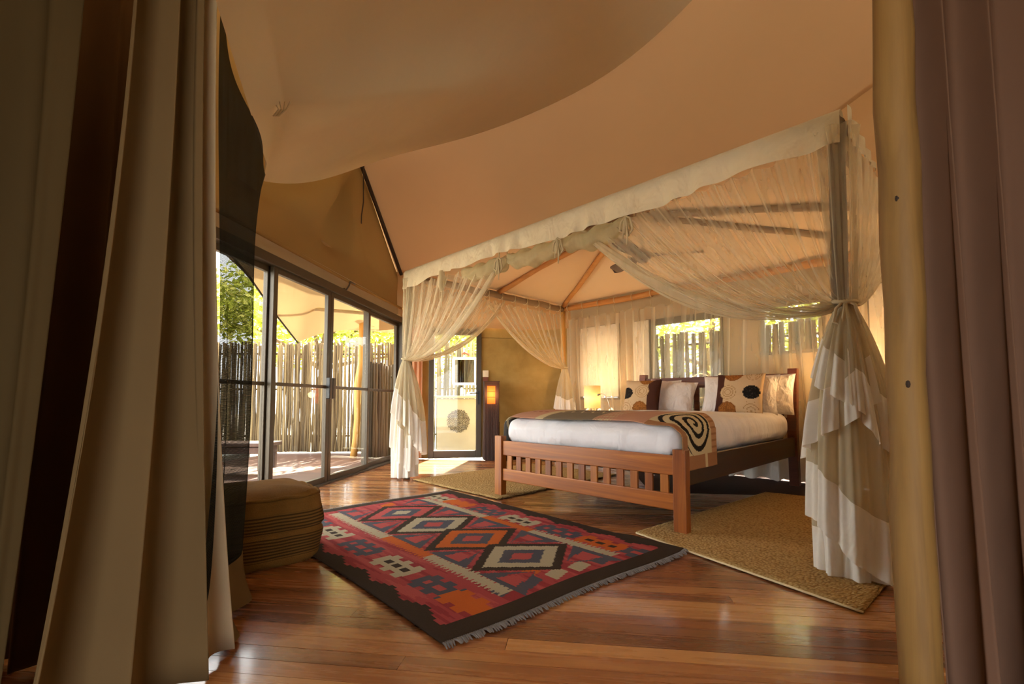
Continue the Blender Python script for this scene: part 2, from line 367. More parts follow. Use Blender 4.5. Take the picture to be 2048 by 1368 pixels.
# back wall of plaster around the glazed door (s measured from the glass wall corner)
D0, D1, DZ = .50, 1.36, 2.12
wb = tag(MB().build('wall_back', M['plaster']) if False else empty('wall_back'), kind='structure')
mb = MB()
for (s0, s1, z0, z1) in ((0, D0, 0, 2.2), (D0, D1, DZ, 2.2), (D1, 3.1, 0, 1.98), (D1, 3.1, 1.987, 2.24)):
    mb.box(kw((s0+s1)/2, -.06, (z0+z1)/2), s1-s0, .12, z1-z0, KN, -KI)
mb.build('plaster_panel', M['plaster'], wb)
def backtop(u, v):
    s = -.3 + 3.5*u; P = kw(s, 0, 0); tq = (P-DO).dot(DD); zb_ = 2.10+.03*s; z = zb_ + v*(zR(tq)+.12 - zb_)
    return kw(s, .02 + .04*math.sin(PI*v) + .012*math.sin(s*9), z - (.04*abs(math.sin(s*2.1)) if v == 0 else 0))
sheet('canvas_fascia', backtop, 70, 12, M['roof'], wb)
# head wall with windows, in bed frame at b = HB
HB = 3.12
wr = tag(empty('wall_right'), kind='structure')
wins = [(-3.26, -2.50, .95, 2.14), (-2.26, -1.97, .88, 2.13), (-1.93, -.93, .83, 2.12), (-.46, .20, 1.49, 2.16), (.60, 1.10, 1.15, 2.18)]
mb = MB(); a = -3.75
for (p0, p1, z0, z1) in wins:
    mb.box(bw((a+p0)/2, HB+.02, 1.3), p0-a, .04, 2.6, EX, EY)
    mb.box(bw((p0+p1)/2, HB+.02, z0/2), p1-p0, .04, z0, EX, EY)
    mb.box(bw((p0+p1)/2, HB+.02, (z1+2.6)/2), p1-p0, .04, 2.6-z1, EX, EY); a = p1
mb.box(bw((a+3.2)/2, HB+.02, 1.3), 3.2-a, .04, 2.6, EX, EY)
mb.build('canvas_panel', M['canvas2'], wr)
def headtop(u, v):
    a = -3.75 + 6.95*u; P = bw(a, HB+.02, 0); tq = (P-DO).dot(DD); return Vector((P.x, P.y, 2.6 + (max(2.7, zR(tq)+.1)-2.6)*v))
sheet('upper_canvas', headtop, 20, 6, M['roof'], wr)
for i, (p0, p1, z0, z1) in enumerate(wins):
    wn = tag(empty('window_%d' % (i+1), bw((p0+p1)/2, HB, z0), -AL), kind='structure')
    f = MB(); c = (p0+p1)/2; fw = .035
    f.box(bw(c, HB-.005, z0+fw/2), p1-p0, .05, fw, EX, EY); f.box(bw(c, HB-.005, z1-fw/2-.03), p1-p0, .05, fw+.06, EX, EY)
    f.box(bw(p0+fw/2, HB-.005, (z0+z1)/2), fw, .05, z1-z0, EX, EY); f.box(bw(p1-fw/2, HB-.005, (z0+z1)/2), fw, .05, z1-z0, EX, EY)
    f.build('window_frame', M['alu'], wn, bevel=.004)
    MB().box(bw(c, HB+.01, (z0+z1)/2), p1-p0-.05, .006, z1-z0-.05, EX, EY).build('pane', M['glass'], wn)
    if i in (0, 1, 4): MB().box(bw(c, HB-.04, (z0+z1)/2+ .02), p1-p0-.03, .004, z1-z0-.06, EX, EY).build('roller_blind', M['blind'], wn)
# right side wall and entry side closing panels
P0 = bw(3.2, HB, 0); P1 = Vector((3.4, -1.9, 0)); P2 = Vector((-2.9, -1.9, 0))
poly('wall_front', [P1, Vector((.75, -1.9, 0)), Vector((.75, -1.9, 4.6)), P1+ZV*4.6], M['canvas2'], solid=.03)
poly('wall_front', [Vector((-.75, -1.9, 0)), P2, P2+ZV*4.6, Vector((-.75, -1.9, 4.6))], M['canvas2'], solid=.03)
poly('wall_front', [Vector((.75, -1.9, 2.3)), Vector((-.75, -1.9, 2.3)), Vector((-.75, -1.9, 4.6)), Vector((.75, -1.9, 4.6))], M['canvas2'], solid=.03)
poly('wall_right_side', [P0, P1, P1+ZV*5.2, P0+ZV*5.2], M['canvas2'], solid=.03)
# roof slopes
def slope(u, v):
    s = -.6 + 9.0*u; t0 = min(TB+.15+.282*max(0, s), 8.68-.783*(s-2.57)); tq = max(t0, 3.2) + (3.0-max(t0, 3.2))*v
    return dw(tq, s, zR(tq) - .05*math.sin(PI*v)*math.sin(PI*u))
tag(sheet('ceiling', slope, 91, 30, M['roof']), kind='structure')
tag(sheet('ceiling_front', lambda u, v: dw(3.0 - v*5.2, -.6+9.0*u, zR(3.0) - v*2.3), 12, 12, M['lining']), kind='structure')
def aty(px, py, y):
    """point on the sight line through a pixel at depth y, used once to take the lining's corners off the photograph"""
    x = (px-1024)/931.76; q = (750.6-py)/931.76; c, s = math.cos(.0559), math.sin(.0559)
    d = Vector((x, c-q*s, s+q*c)); return Vector((0, 0, .922)) + d*(y/d.y)
NL = [[(533, 327, 2.75), (526, 362, 3.7), (560, 368, 3.9), (620, 367, 4.3), (690, 347, 4.9), (780, 311, 5.55), (940, 277, 5.5), (1080, 222, 5.2), (1215, 155, 4.85), (1355, 38, 4.4), (1500, -130, 3.9)],
      [(515, 270, 2.5), (556, 245, 2.95), (600, 285, 3.35), (650, 290, 3.6), (720, 285, 4.0), (820, 262, 4.5), (950, 225, 4.75), (1080, 172, 4.8), (1215, 95, 4.4), (1350, -20, 4.0), (1500, -190, 3.6)],
      [(500, 222, 2.25), (568, 212, 2.62), (600, 208, 2.65), (660, 206, 2.8), (760, 198, 3.1), (860, 186, 3.45), (960, 170, 3.8), (1090, 120, 4.4), (1215, 50, 4.1), (1350, -70, 3.75), (1500, -240, 3.4)],
      [(462, 100, 1.75), (545, 95, 2.22), (590, 85, 2.32), (660, 80, 2.5), (760, 75, 2.8), (860, 65, 3.1), (960, 50, 3.4), (1090, 0, 3.5), (1215, -60, 3.4), (1350, -160, 3.2), (1500, -330, 2.9)],
      [(430, -2, 1.4), (518, -10, 1.75), (560, -20, 1.85), (640, -30, 2.1), (760, -40, 2.35), (860, -50, 2.5), (960, -80, 2.6), (1090, -130, 2.6), (1215, -200, 2.5), (1350, -300, 2.4), (1500, -450, 2.2)],
      [(330, -330, .8), (420, -400, .95), (500, -420, 1.0), (640, -450, 1.1), (760, -480, 1.2), (860, -500, 1.2), (960, -550, 1.2), (1090, -600, 1.2), (1215, -700, 1.1), (1350, -800, 1.1), (1500, -900, 1.0)]]
pts = [aty(*q) for r in NL for q in r]; nu = 11
me = bpy.data.meshes.new('roof_lining'); me.from_pydata([tuple(p) for p in pts], [], [(j*nu+i, j*nu+i+1, (j+1)*nu+i+1, (j+1)*nu+i) for j in range(5) for i in range(10)])
me.update(); me.polygons.foreach_set('use_smooth', [True]*50)
ln = link('roof_lining', me, M['lining']); tag(ln, 'large beige canvas roof lining sagging in a curve above the glass doors', 'tent lining')
cr_ = me.attributes.new('crease_edge', 'FLOAT', 'EDGE')
cnt = {}
for p_ in me.polygons:
    for ek in p_.edge_keys: cnt[ek] = cnt.get(ek, 0)+1
def cre(e_):
    a_, b_ = sorted(e_.vertices)
    if cnt.get((a_, b_), 0) == 1: return 1.0
    ra, ca, rb, cb = a_//nu, a_ % nu, b_//nu, b_ % nu
    if ra == rb == 2 and 1 <= ca < 6: return .8
    if ca == cb == 1: return .7
    return 0.0
cr_.data.foreach_set('value', [cre(e_) for e_ in me.edges])
b = ln.modifiers.new('s', 'SUBSURF'); b.levels = 3; b.render_levels = 3
# sewn pocket with cords where the lining is tied up
tp = aty(568, 213, 2.55)
mb = MB()
for k in range(4): mb.tube([tp + Vector((.03*k-.05, -.01, .02)), tp + Vector((.015*k-.02, -.02, -.03)), tp + Vector((-.05+.01*k, -.02, -.07))], .004, 5)
mb.build('lining_cord', M['cord'], ln)

# ------------------------------------------------------------------ sliding glass wall
def frame_door(name, t0, t1, off, handle=None, z1=H2):
    d = tag(empty(name, dw((t0+t1)/2, off, 0), -DA), kind='structure'); sw = .062; c = (t0+t1)/2
    for q in (t0+sw/2, t1-sw/2): MB().box(dw(q, off, z1/2), .045, sw, z1, DN, DD).build('stile', M['alu'], d, bevel=.004)
    MB().box(dw(c, off, .04), .045, t1-t0-2*sw, .08, DN, DD).build('rail', M['alu'], d, bevel=.004)
    MB().box(dw(c, off, 1.085), .03, t1-t0-2*sw, .035, DN, DD).build('rail', M['alu'], d, bevel=.003)
    MB().box(dw(c, off, z1-.035), .045, t1-t0-2*sw, .07, DN, DD).build('rail', M['alu'], d, bevel=.004)
    for (za, zb) in ((.08, 1.067), (1.103, z1-.07)):
        MB().box(dw(c, off, (za+zb)/2), .006, t1-t0-2*sw, zb-za, DN, DD).build('pane', M['glass'], d)
    if handle is not None:
        q = t1-sw/2 if handle > 0 else t0+sw/2
        MB().box(dw(q, off+.04, 1.07), .05, .062, .24, DN, DD).build('handle', M['black'], d, bevel=.008)
    return d
frame_door('door_1', 3.27, 4.38, .0); frame_door('door_2', 4.34, 5.37, .05, 1); frame_door('door_3', 5.375, 6.43, .05, -1); frame_door('door_4', 6.40, 7.56, .0)
MB().box(dw(4.9, .03, H2+.03), .15, 5.5, .09, DN, DD).build('trim_2', M['alu'], bevel=.004)['kind'] = 'structure'
MB().box(dw(4.9, .03, .008), .16, 5.5, .02, DN, DD).build('trim_3', M['alu'], bevel=.003)['kind'] = 'structure'
MB().box(dw(7.6, .03, 1.1), .13, .07, 2.2, DN, DD).build('trim_4', M['alu'], bevel=.004)['kind'] = 'structure'
# wall behind the shade screen so that the glass wall ends there
poly('wall_left_near', [dw(3.2, .12, 0), dw(-2.0, .12, 0), dw(-2.0, .12, 5.0), dw(3.2, .12, 5.0)], M['canvas2'], solid=.03)
MB().tube([dw(2.3, .09, 2.42), dw(4.2, .10, 2.405), dw(6.0, .09, 2.40), dw(7.75, .07, 2.43)], .019, 10).build('trim_5', M['gable'], smooth=True)['kind'] = 'structure'
br = tag(empty('pole_bracket', dw(5.75, .1, 2.3)), 'small metal bracket holding the pole above the sliding doors', 'bracket')
MB().tube([dw(5.68, .08, 2.26), dw(5.70, .12, 2.34), dw(5.72, .12, 2.39), dw(5.85, .12, 2.39)], .01, 8).build('bracket_arm', M['alu'], br, smooth=True)
MB().box(dw(5.68, .05, 2.27), .06, .03, .06, DN, DD).build('bracket_plate', M['alu'], br, bevel=.003)
# dark rake rope along the gable edge and hanging strap
mb = MB(); mb.tube([dw(t_, .07, zR(t_)-.10) for t_ in (5.6, 6.2, 6.8, 7.2, 7.54)], .028, 8)
tag(mb.build('rake_pole', M['darkstrap'], smooth=True), 'dark rake pole running along the sloping edge of the gable', 'pole')
mb = MB(); pts = [dw(6.0, .14, 4.1), dw(5.99, .14, 3.95), dw(5.97, .15, 3.7), dw(5.98, .15, 3.5), dw(5.93, .15, 3.3), dw(5.93, .15, 3.2)]
for i in range(5):
    mb.box((pts[i]+pts[i+1])/2, .006, .022, (pts[i+1]-pts[i]).length*1.03, DN, DD, (pts[i+1]-pts[i]).normalized())
tag(mb.build('hanging_strap', M['darkstrap']), 'dark narrow strap hanging down in front of the gable canvas', 'strap')
# ------------------------------------------------------------------ back door
bd = tag(empty('door_5', kw((D0+D1)/2, 0, 0), KB), kind='structure'); sw = .085
for q in (D0+sw/2, D1-sw/2): MB().box(kw(q, .0, DZ/2), sw, .09, DZ, KN, -KI).build('stile', M['alu'], bd, bevel=.005)
MB().box(kw((D0+D1)/2, 0, .06), D1-D0-2*sw, .08, .12, KN, -KI).build('rail', M['alu'], bd, bevel=.005)
MB().box(kw((D0+D1)/2, 0, DZ-.05), D1-D0-2*sw, .08, .10, KN, -KI).build('rail', M['alu'], bd, bevel=.005)
MB().box(kw((D0+D1)/2, 0, (DZ)/2), D1-D0-2*sw, .006, DZ-.2, KN, -KI).build('pane', M['glass'], bd)
h = MB(); h.box(kw(D1-.045, .055, .98), .03, .02, .22, KN, -KI); h.tube([kw(D1-.045, .06, 1.06), kw(D1-.045, .10, 1.06), kw(D1-.19, .10, 1.05)], .009, 8)
h.build('handle', M['black'], bd, smooth=False)
# pink-peach drape between glass wall and back door
def pd(u, v):
    s = .10 + .30*u; z = .02 + 2.1*v; return kw(s, .10 + .018*math.sin(u*2*PI*4), z)
tag(sheet('corner_drape', pd, 60, 10, M['peach']), 'narrow peach drape hanging in the corner beside the back door', 'curtain')
sw_ = tag(empty('wall_switch', kw(1.45, .01, 1.3), KB), 'ivory wall switch above a brown block beside the back door', 'switch')
MB().box(kw(1.43, .02, 1.38), .10, .035, .11, KN, -KI).build('switch_plate', M['switch'], sw_, bevel=.006)
MB().box(kw(1.43, .042, 1.38), .03, .01, .05, KN, -KI).build('rocker', M['switch'], sw_, bevel=.002)
MB().box(kw(1.43, .018, 1.255), .085, .036, .14, KN, -KI).build('brown_block', M['brownbox'], sw_, bevel=.004)
# tall box lamp of dark wood with glowing amber window
lb = tag(empty('box_lamp', kw(1.50, .26, 0), KB), 'tall dark wooden box lamp with glowing amber window beside the back door', 'floor lamp')
mb = MB()
cx, cy = 1.50, .26
def lamp_w(z): return .112 + .006*math.sin(z*5) + (.006 if z < .3 else 0)
for side in range(4):
    for k in range(5):
        pass
rings = []
zs = [0, .3, .6, .85, .93, 1.15, 1.23]
mb = MB()
for sgn in (-1, 1):       # side boards
    for i in range(len(zs)-1):
        w0, w1 = lamp_w(zs[i]), lamp_w(zs[i+1]); c = kw(cx + sgn*.5*(w0+w1), cy, (zs[i]+zs[i+1])/2)
        mb.box(c, .02, .23, zs[i+1]-zs[i], KN, -KI)
mb.box(kw(cx, cy-.11, .615), .22, .02, 1.23, KN, -KI)
mb.box(kw(cx, cy+.11, .44), .235, .02, .88, KN, -KI); mb.box(kw(cx, cy+.11, 1.2), .235, .02, .06, KN, -KI)
mb.box(kw(cx-.095, cy+.11, 1.03), .045, .02, .30, KN, -KI); mb.box(kw(cx+.085, cy+.11, 1.03), .06, .02, .30, KN, -KI); mb.box(kw(cx, cy, 1.235), .25, .25, .02, KN, -KI)
mb.build('lamp_body', M['lampwood'], lb, bevel=.004)
mb = MB()
for k in range(-5, 6): mb.tube([kw(cx+k*.021, cy+.125, .0), kw(cx+k*.021+.004*math.sin(k), cy+.126, .45), kw(cx+k*.021, cy+.125, .87)], .011, 6)
mb.build('lamp_stick_cladding', M['lampwood'], lb)
for (z0, z1) in ((.885, .985), (.99, 1.075), (1.08, 1.165)):
    MB().box(kw(cx-.008, cy+.095, (z0+z1)/2), .13, .006, z1-z0, KN, -KI).build('amber_panel', M['amber'], lb)
ld = bpy.data.lights.new('box_lamp_glow', 'POINT'); ld.energy = 3; ld.color = (1, .45, .15); ld.shadow_soft_size = .05
lo = bpy.data.objects.new('box_lamp_glow', ld); COL.objects.link(lo); lo.location = kw(cx, cy+.2, 1.03)

# ------------------------------------------------------------------ four post canopy pavilion round the bed
A0, A1, B0, B1, ZC = -3.45, .94, -.07, 2.9, 2.46
cn = tag(empty('four_post_canopy', bw(-1.25, 1.4, 0), -AL), 'timber four-post canopy frame with pyramid roof around the bed', 'bed canopy')
def logt(p, q, r, n=9, wob=.012, seed=0):
    rnd = random.Random(seed); p = Vector(p); q = Vector(q); mb = MB(); pts = []; rs = []
    for i in range(n):
        f = i/(n-1); pts.append(p.lerp(q, f) + Vector((rnd.uniform(-wob, wob), rnd.uniform(-wob, wob), rnd.uniform(-wob, wob)))*(1 if 0 < i < n-1 else 0)); rs.append(r*(1+rnd.uniform(-.08, .08)))
    return mb.tube(pts, rs, 12)
for i, (a, b) in enumerate(((A0, B0), (A1, B0), (A0, B1), (A1, B1))):
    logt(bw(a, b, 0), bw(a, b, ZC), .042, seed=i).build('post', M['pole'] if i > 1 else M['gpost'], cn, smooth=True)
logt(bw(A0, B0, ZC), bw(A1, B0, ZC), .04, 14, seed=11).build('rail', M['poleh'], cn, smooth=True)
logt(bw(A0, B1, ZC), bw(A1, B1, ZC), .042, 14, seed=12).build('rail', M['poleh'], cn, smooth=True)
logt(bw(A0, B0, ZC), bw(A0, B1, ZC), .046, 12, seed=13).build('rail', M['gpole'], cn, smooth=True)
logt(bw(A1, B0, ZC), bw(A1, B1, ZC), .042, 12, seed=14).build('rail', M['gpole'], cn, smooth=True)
AP = bw(-1.25, 1.42, 3.0)
for i, (a, b) in enumerate(((A0, B0), (A1, B0), (A0, B1), (A1, B1), (A0, 1.42), (A1, 1.55))):
    logt(bw(a, b, ZC+.04), AP, .034, 9, seed=20+i).build('rafter', M['poleh'] if i in (2, 4) else M['gpole'], cn, smooth=True)
# pyramid lining over the rafters
for i, (p, q) in enumerate((((A0, B0), (A1, B0)), ((A1, B0), (A1, B1)), ((A1, B1), (A0, B1)), ((A0, B1), (A0, B0)))):
    def pf(u, v, p=p, q=q):
        e = bw(p[0]+(q[0]-p[0])*u, p[1]+(q[1]-p[1])*u, ZC+.07); g = e.lerp(AP+ZV*.05, v)
        return g + ZV*(-.03*math.sin(PI*v)*abs(math.sin(PI*2*u)))
    sheet('roof_panel', pf, 24, 12, M['pyr'], cn)
# fabric band folded over the front rail
def band(u, v):
    a = A0-.03 + (A1-A0+.06)*u
    cr = .014*math.sin(u*95+math.sin(u*31)*2) + .03*max(0, math.sin(u*2*PI*7.0+1))**6*math.sin(v*3)
    if v < .45:
        th = PI*(1 - v/.45*.86); return bw(a, B0-math.cos(PI-th)*.0-math.cos(th)*(-.062) - .0 + cr*.3, ZC+.01+math.sin(th)*.068) if False else bw(a, B0 - .062*math.cos(PI*(1-v/.45)) * 1, ZC+.008+.066*math.sin(PI*(1-v/.45)))
    d = (v-.45)/.55; ln_ = .15 + .012*math.sin(u*27) + .02*math.sin(u*9+2)
    return bw(a, B0-.064-.012*d+cr*(.4+d), ZC-.0-ln_*d)
tag(sheet('canopy_band', band, 260, 16, M['band']), 'cream fabric band folded over the front rail of the bed canopy', 'canopy band')
# end wrap of the band round the right corner, short, over the side rail
def bandr(u, v):
    b = B0-.06 + .95*u; d = v; ln_ = .17*(1-u*.9)
    return bw(A1+.066+.01*math.sin(u*30), b, ZC+.06-ln_*d*1.1-.02*u)
tag(sheet('canopy_band_end', bandr, 40, 8, M['band']), 'short end of the cream band turned round the right canopy corner', 'canopy band')
# rolled-up net under the front rail
def roll(u, v):
    a = -2.35 + 2.0*u; th = 2*PI*v; sag = .035*math.sin(PI*((u*3) % 1))
    r = .055 + .02*math.sin(PI*((u*3) % 1)) + .008*math.sin(th*5+u*40) - .03*(math.exp(-((u-.33)/.012)**2) + math.exp(-((u-.67)/.012)**2)+math.exp(-((u-1)/.02)**2))
    return bw(a, B0+.0+r*math.cos(th), 2.265 - sag + r*1.1*math.sin(th)+.012*math.sin(u*60))
rl = tag(sheet('rolled_net', roll, 160, 20, m_net('rolled_net_cloth', '#D0C8A4', .62, .3)), 'rolled-up net bundle tied under the front rail of the canopy', 'bed net')
def bow(parent, P, s=1.0, tail=.3, mat=None, dirv=EX):
    mb = MB()
    mb.tube([P, P+dirv*.03*s-ZV*.02*s, P+dirv*.045*s-ZV*.09*s, P+dirv*.02*s-ZV*.12*s, P-dirv*.0-ZV*.02*s], .006*s, 6)
    mb.tube([P, P-dirv*.03*s-ZV*.03*s, P-dirv*.04*s-ZV*.08*s, P-dirv*.01*s-ZV*.1*s, P-ZV*.02*s], .006*s, 6)
    mb.tube([P, P+dirv*.015-ZV*tail*.5, P+dirv*.01-ZV*tail], [.007*s, .006*s, .004*s], 6)
    mb.tube([P, P-dirv*.02-ZV*tail*.4, P-dirv*.025-ZV*tail*.75], [.007*s, .006*s, .004*s], 6)
    return mb.build('tie', M['cord'], parent, smooth=True)
for a_ in (-1.76, -1.02, -.36): bow(rl, bw(a_, B0-.07, 2.30), 1.3, .22)
for a_ in (-1.76, -1.02, -.36):
    MB().tube([bw(a_, B0+.055*math.cos(q), 2.34+.15*math.sin(q)*.9) for q in [PI*2*k/12 for k in range(13)]], .006, 6, False).build('tie_loop', M['cord'], rl, smooth=True)

# ---- net curtain pieces
def swag(name, P, Q, T, mat, parent, nf=10, sagk=.12, out=None, amp=.02, nu=200, nv=44, top=0, drop=0.0, c1=.45, c2=.45, off=0.0, scal=0.04, ph=0):
    """net hung from the rail between P (by the post) and Q, gathered at T"""
    P = Vector(P); Q = Vector(Q); T = Vector(T); rail = (Q-P).normalized(); nrm = rail.cross(ZV)
    def f(u, v):
        fold = 2*PI*nf*u + ph + .8*math.sin(u*17+ph)
        p = P.lerp(Q, u); p = p - ZV*scal*(abs(math.sin(fold/2)))*1.0
        tt_ = T + rail*(.03*math.cos(fold)+.02*(u-.5)) + nrm*(.03*math.sin(fold)) - ZV*.03*u
        Lx = (p-T).dot(rail)
        q1 = p + rail*(-.2*Lx) - ZV*c1*(p.z-T.z); q2 = T + rail*(c2*Lx) - ZV*sagk*u
        a = (1-v)**3; b = 3*(1-v)**2*v; c = 3*(1-v)*v*v; d = v**3
        r = p*a + q1*b + q2*c + tt_*d
        w_ = amp*(.35+.65*math.sin(PI*min(1, v*.9+.12)))*math.sin(fold)*(1-.55*v)
        w2 = amp*.35*math.sin(fold*2.3+v*6)
        return r + nrm*(w_+w2+off) + rail*(amp*.4*math.sin(fold*1.5+v*4))*(1-v)*v*3
    return sheet(name, f, nu, nv, mat, parent)
def skirt(parent, T, layers, netm, z0off=.0, flip=1, vd=None):
    T = Vector(T); d = Vector((T.x, T.y, 0)).normalized(); rt = Vector((d.y, -d.x, 0))
    for (th0, th1, R, zb, hem, nf, ph, amp) in layers:
        def f(u, v, th0=th0, th1=th1, R=R, zb=zb, nf=nf, ph=ph, amp=amp, hem=hem):
            th = math.radians(th0 + (th1-th0)*u); zbv = zb(u) if callable(zb) else zb
            z = T.z + (zbv+hem - T.z)*(v/.8) if v < .8 else zbv+hem*(1-(v-.8)/.2)
            k = (T.z - z)/1.45
            fold = 2*PI*nf*u + ph
            rr = .035 + R*(1-math.exp(-3.0*k))*1.0 + amp*min(1, k*2.2)*math.sin(fold + 1.2*math.sin(k*4+ph)) + amp*.4*min(1, k*2)*math.sin(fold*2.4+ph*3)
            return Vector((T.x, T.y, z)) + rt*(math.sin(th)*rr) - d*(math.cos(th)*rr*.75)
        def mf(u, v, zb=zb, hem=hem):
            return 1 if v > .8 else 0
        o = sheet('net_skirt', f, 110, 61, [netm, M['white']], parent, mfn=mf)
def bundle(parent, P, T, r0, mat, nf=7, ph=0):
    P = Vector(P); T = Vector(T)
    def f(u, v):
        c = P.lerp(T, v); th = 2*PI*u; r = r0*(1-.35*v**2)*(1+.22*math.sin(nf*th+ph+v*1.5)) + .02*math.exp(-v*8)
        return Vector((c.x+r*math.cos(th), c.y+r*math.sin(th), c.z))
    return sheet('post_bundle', f, 90, 24, mat, parent)
def lerp_list(vals):
    def g(u):
        x = u*(len(vals)-1); i = min(int(x), len(vals)-2); return vals[i]+(vals[i+1]-vals[i])*(x-i)
    return g
# front right net curtain
zt = 2.37
TFR = bw(.955, -.085, 1.46)
fr = tag(empty('front_right_net', bw(.95, -.09, 0)), 'cream net curtain with white hems tied to the nearest right canopy post', 'bed net')
swag('front_swag', bw(.92, B0-.035, zt), bw(-.80, B0-.03, 2.30), TFR, M['net'], fr, nf=13, sagk=.20, amp=.026, scal=.03, c1=.42, c2=.42)
swag('inner_swag', bw(-.25, B0+.02, 2.34), bw(-.42, B0+.02, 2.28), TFR, M['net'], fr, nf=3, sagk=.13, amp=.03, scal=.0, c1=.5, c2=.42, nu=60)
swag('side_swag', bw(A1+.05, B0+.05, zt+.05), bw(A1+.10, 1.45, zt+.02), TFR+EX*.03, M['net'], fr, nf=9, sagk=.02, amp=.022, scal=.02, c1=.65, c2=.16, nu=140)
# bunched edge of the front swag
def edge(P, Q, T, sagk, c1, c2, r0, parent, mat, n=40):
    P = Vector(P); Q = Vector(Q); T = Vector(T); rail = (Q-P).normalized(); p = Q; Lx = (p-T).dot(rail)
    q1 = p + rail*(-.2*Lx) - ZV*c1*(p.z-T.z); q2 = T + rail*(c2*Lx) - ZV*sagk
    nrm = rail.cross(ZV)
    def f(u, v):
        a = (1-v)**3; b = 3*(1-v)**2*v; c = 3*(1-v)*v*v; d = v**3
        r = p*a + q1*b + q2*c + T*d; th = 2*PI*u
        k = r0*math.sin(PI*min(.97, v*.8+.12))*(1+.15*math.sin(th*6+v*9))
        return r + nrm*(k*.35*math.cos(th)) + ZV*(k*math.sin(th)+k*.6)
    return sheet('bunched_edge', f, 36, n, mat, parent)
M['netd'] = m_net('bunched_bed_net', '#DCD2B6', .62, .32, '#E8DCBC')
edge(bw(.92, B0-.03, zt), bw(-.80, B0-.03, 2.30), TFR, .20, .42, .42, .055, fr, M['netd'])
skirt(fr, TFR, [
    (-150, 175, .13, lerp_list([.03, .02, .02, .02, .03, .02]), .22, 7, .4, .028),
    (-130, 80, .17, lerp_list([.55, .30, .26, .12, .03, .02]), .30, 5, 2.0, .022),
    (-140, 40, .20, lerp_list([.66, .60, .72, .80, .92]), .24, 5, .3, .030),
    (0, 130, .21, lerp_list([.92, .72, .62, .46, .60]), .28, 5, 1.3, .022),
    (-115, 25, .215, lerp_list([1.10, 1.02, .95, .84]), .22, 4, 4.1, .018)], M['netd'])
bundle(fr, bw(A1, B0, 2.42), TFR, .075, M['net'])
bow(fr, TFR - (Vector((TFR.x, TFR.y, 0)).normalized())*.05, 1.4, .42, dirv=Vector((.85, -.5, 0)))
MB().tube([TFR + Vector((.052*math.cos(q), .052*math.sin(q), .012*math.sin(q))) for q in [2*PI*k/16 for k in range(17)]], .011, 8, False).build('tie', M['cord'], fr, smooth=True)
# front left net curtain
TFL = bw(-3.45, -.10, 1.44)
flc = tag(empty('front_left_net', bw(-3.45, -.1, 0)), 'cream net curtain with white hems tied to the front left canopy post', 'bed net')
swag('front_swag', bw(A0+.02, B0-.035, zt), bw(-1.78, B0-.03, 2.27), TFL, M['net'], flc, nf=10, sagk=.10, amp=.035, scal=.03, c1=.55, c2=.36)
edge(bw(A0+.02, B0-.03, zt), bw(-1.78, B0-.03, 2.27), TFL, .10, .55, .36, .05, flc, M['netd'])
swag('side_swag', bw(A0, B0+.05, zt+.03), bw(A0, 1.55, zt+.01), TFL, M['net'], flc, nf=9, sagk=.05, amp=.03, scal=.04, c1=.5, c2=.4, nu=140)
edge(bw(A0, B0+.05, zt), bw(A0, 1.55, zt+.01), TFL, .05, .5, .4, .035, flc, M['netd'])
skirt(flc, TFL, [
    (-130, 130, .10, lerp_list([.02, .02, .02, .03, .02]), .35, 6, .4, .03),
    (-120, 60, .13, lerp_list([.62, .40, .22, .10, .18]), .42, 4, 2.0, .03),
    (-130, 0, .16, lerp_list([.93, .84, .74, .62]), .30, 4, .3, .03),
    (10, 130, .22, lerp_list([.55, .34, .28, .34, .5]), .40, 4, 1.3, .03)], M['netd'])
MB().tube([TFL + Vector((.05*math.cos(q), .05*math.sin(q), .01*math.sin(q))) for q in [2*PI*k/16 for k in range(17)]], .01, 8, False).build('tie', M['cord'], flc, smooth=True)
bundle(flc, bw(A0, B0, 2.42), TFL, .055, M['net'])
bow(flc, bw(-2.65, B0-.09, 2.28), 1.2, .34)
def knot(parent, P):
    mb = MB(); mb.tube([P+ZV*.10, P+EX*.02+ZV*.02, P-EX*.01-ZV*.05, P+EX*.01-ZV*.12], [.03, .045, .035, .02], 8); return mb.build('gathered_knot', M['netd'], parent, smooth=True)
knot(flc, bw(-2.65, B0-.09, 2.24))
# rear left net, tied to the rear post
TRL = bw(A0+.06, B1-.04, 1.48)
rlc = tag(empty('rear_left_net', bw(A0, B1, 0)), 'cream net curtain tied to the rear left canopy post beside the lamp', 'bed net')
swag('side_swag', bw(A0+.03, B1-.05, zt), bw(A0+.0, 1.15, zt), TRL, M['net'], rlc, nf=10, sagk=.05, amp=.03, scal=.04, c1=.4, c2=.42, nu=140)
edge(bw(A0+.03, B1-.05, zt), bw(A0, 1.15, zt), TRL, .05, .4, .42, .035, rlc, M['netd'])
skirt(rlc, TRL, [(-130, 60, .17, lerp_list([.95, .8, .78, .72, .76]), .22, 5, .4, .03), (-100, 90, .12, .05, .3, 5, 1.4, .03)], M['netd'])
MB().tube([TRL + Vector((.045*math.cos(q), .045*math.sin(q), 0)) for q in [2*PI*k/16 for k in range(17)]], .009, 8, False).build('tie', M['cord'], rlc, smooth=True)
for k in range(7):
    bb = 1.2 + k*.26; P = bw(A0+.05, bb, ZC-.03)
    MB().tube([bw(A0+.055*math.cos(q), bb, ZC+.06*math.sin(q)) for q in [2*PI*j/10 for j in range(11)]] + [P-ZV*.12], .0045, 5).build('tie', M['cord'], rlc, smooth=True)
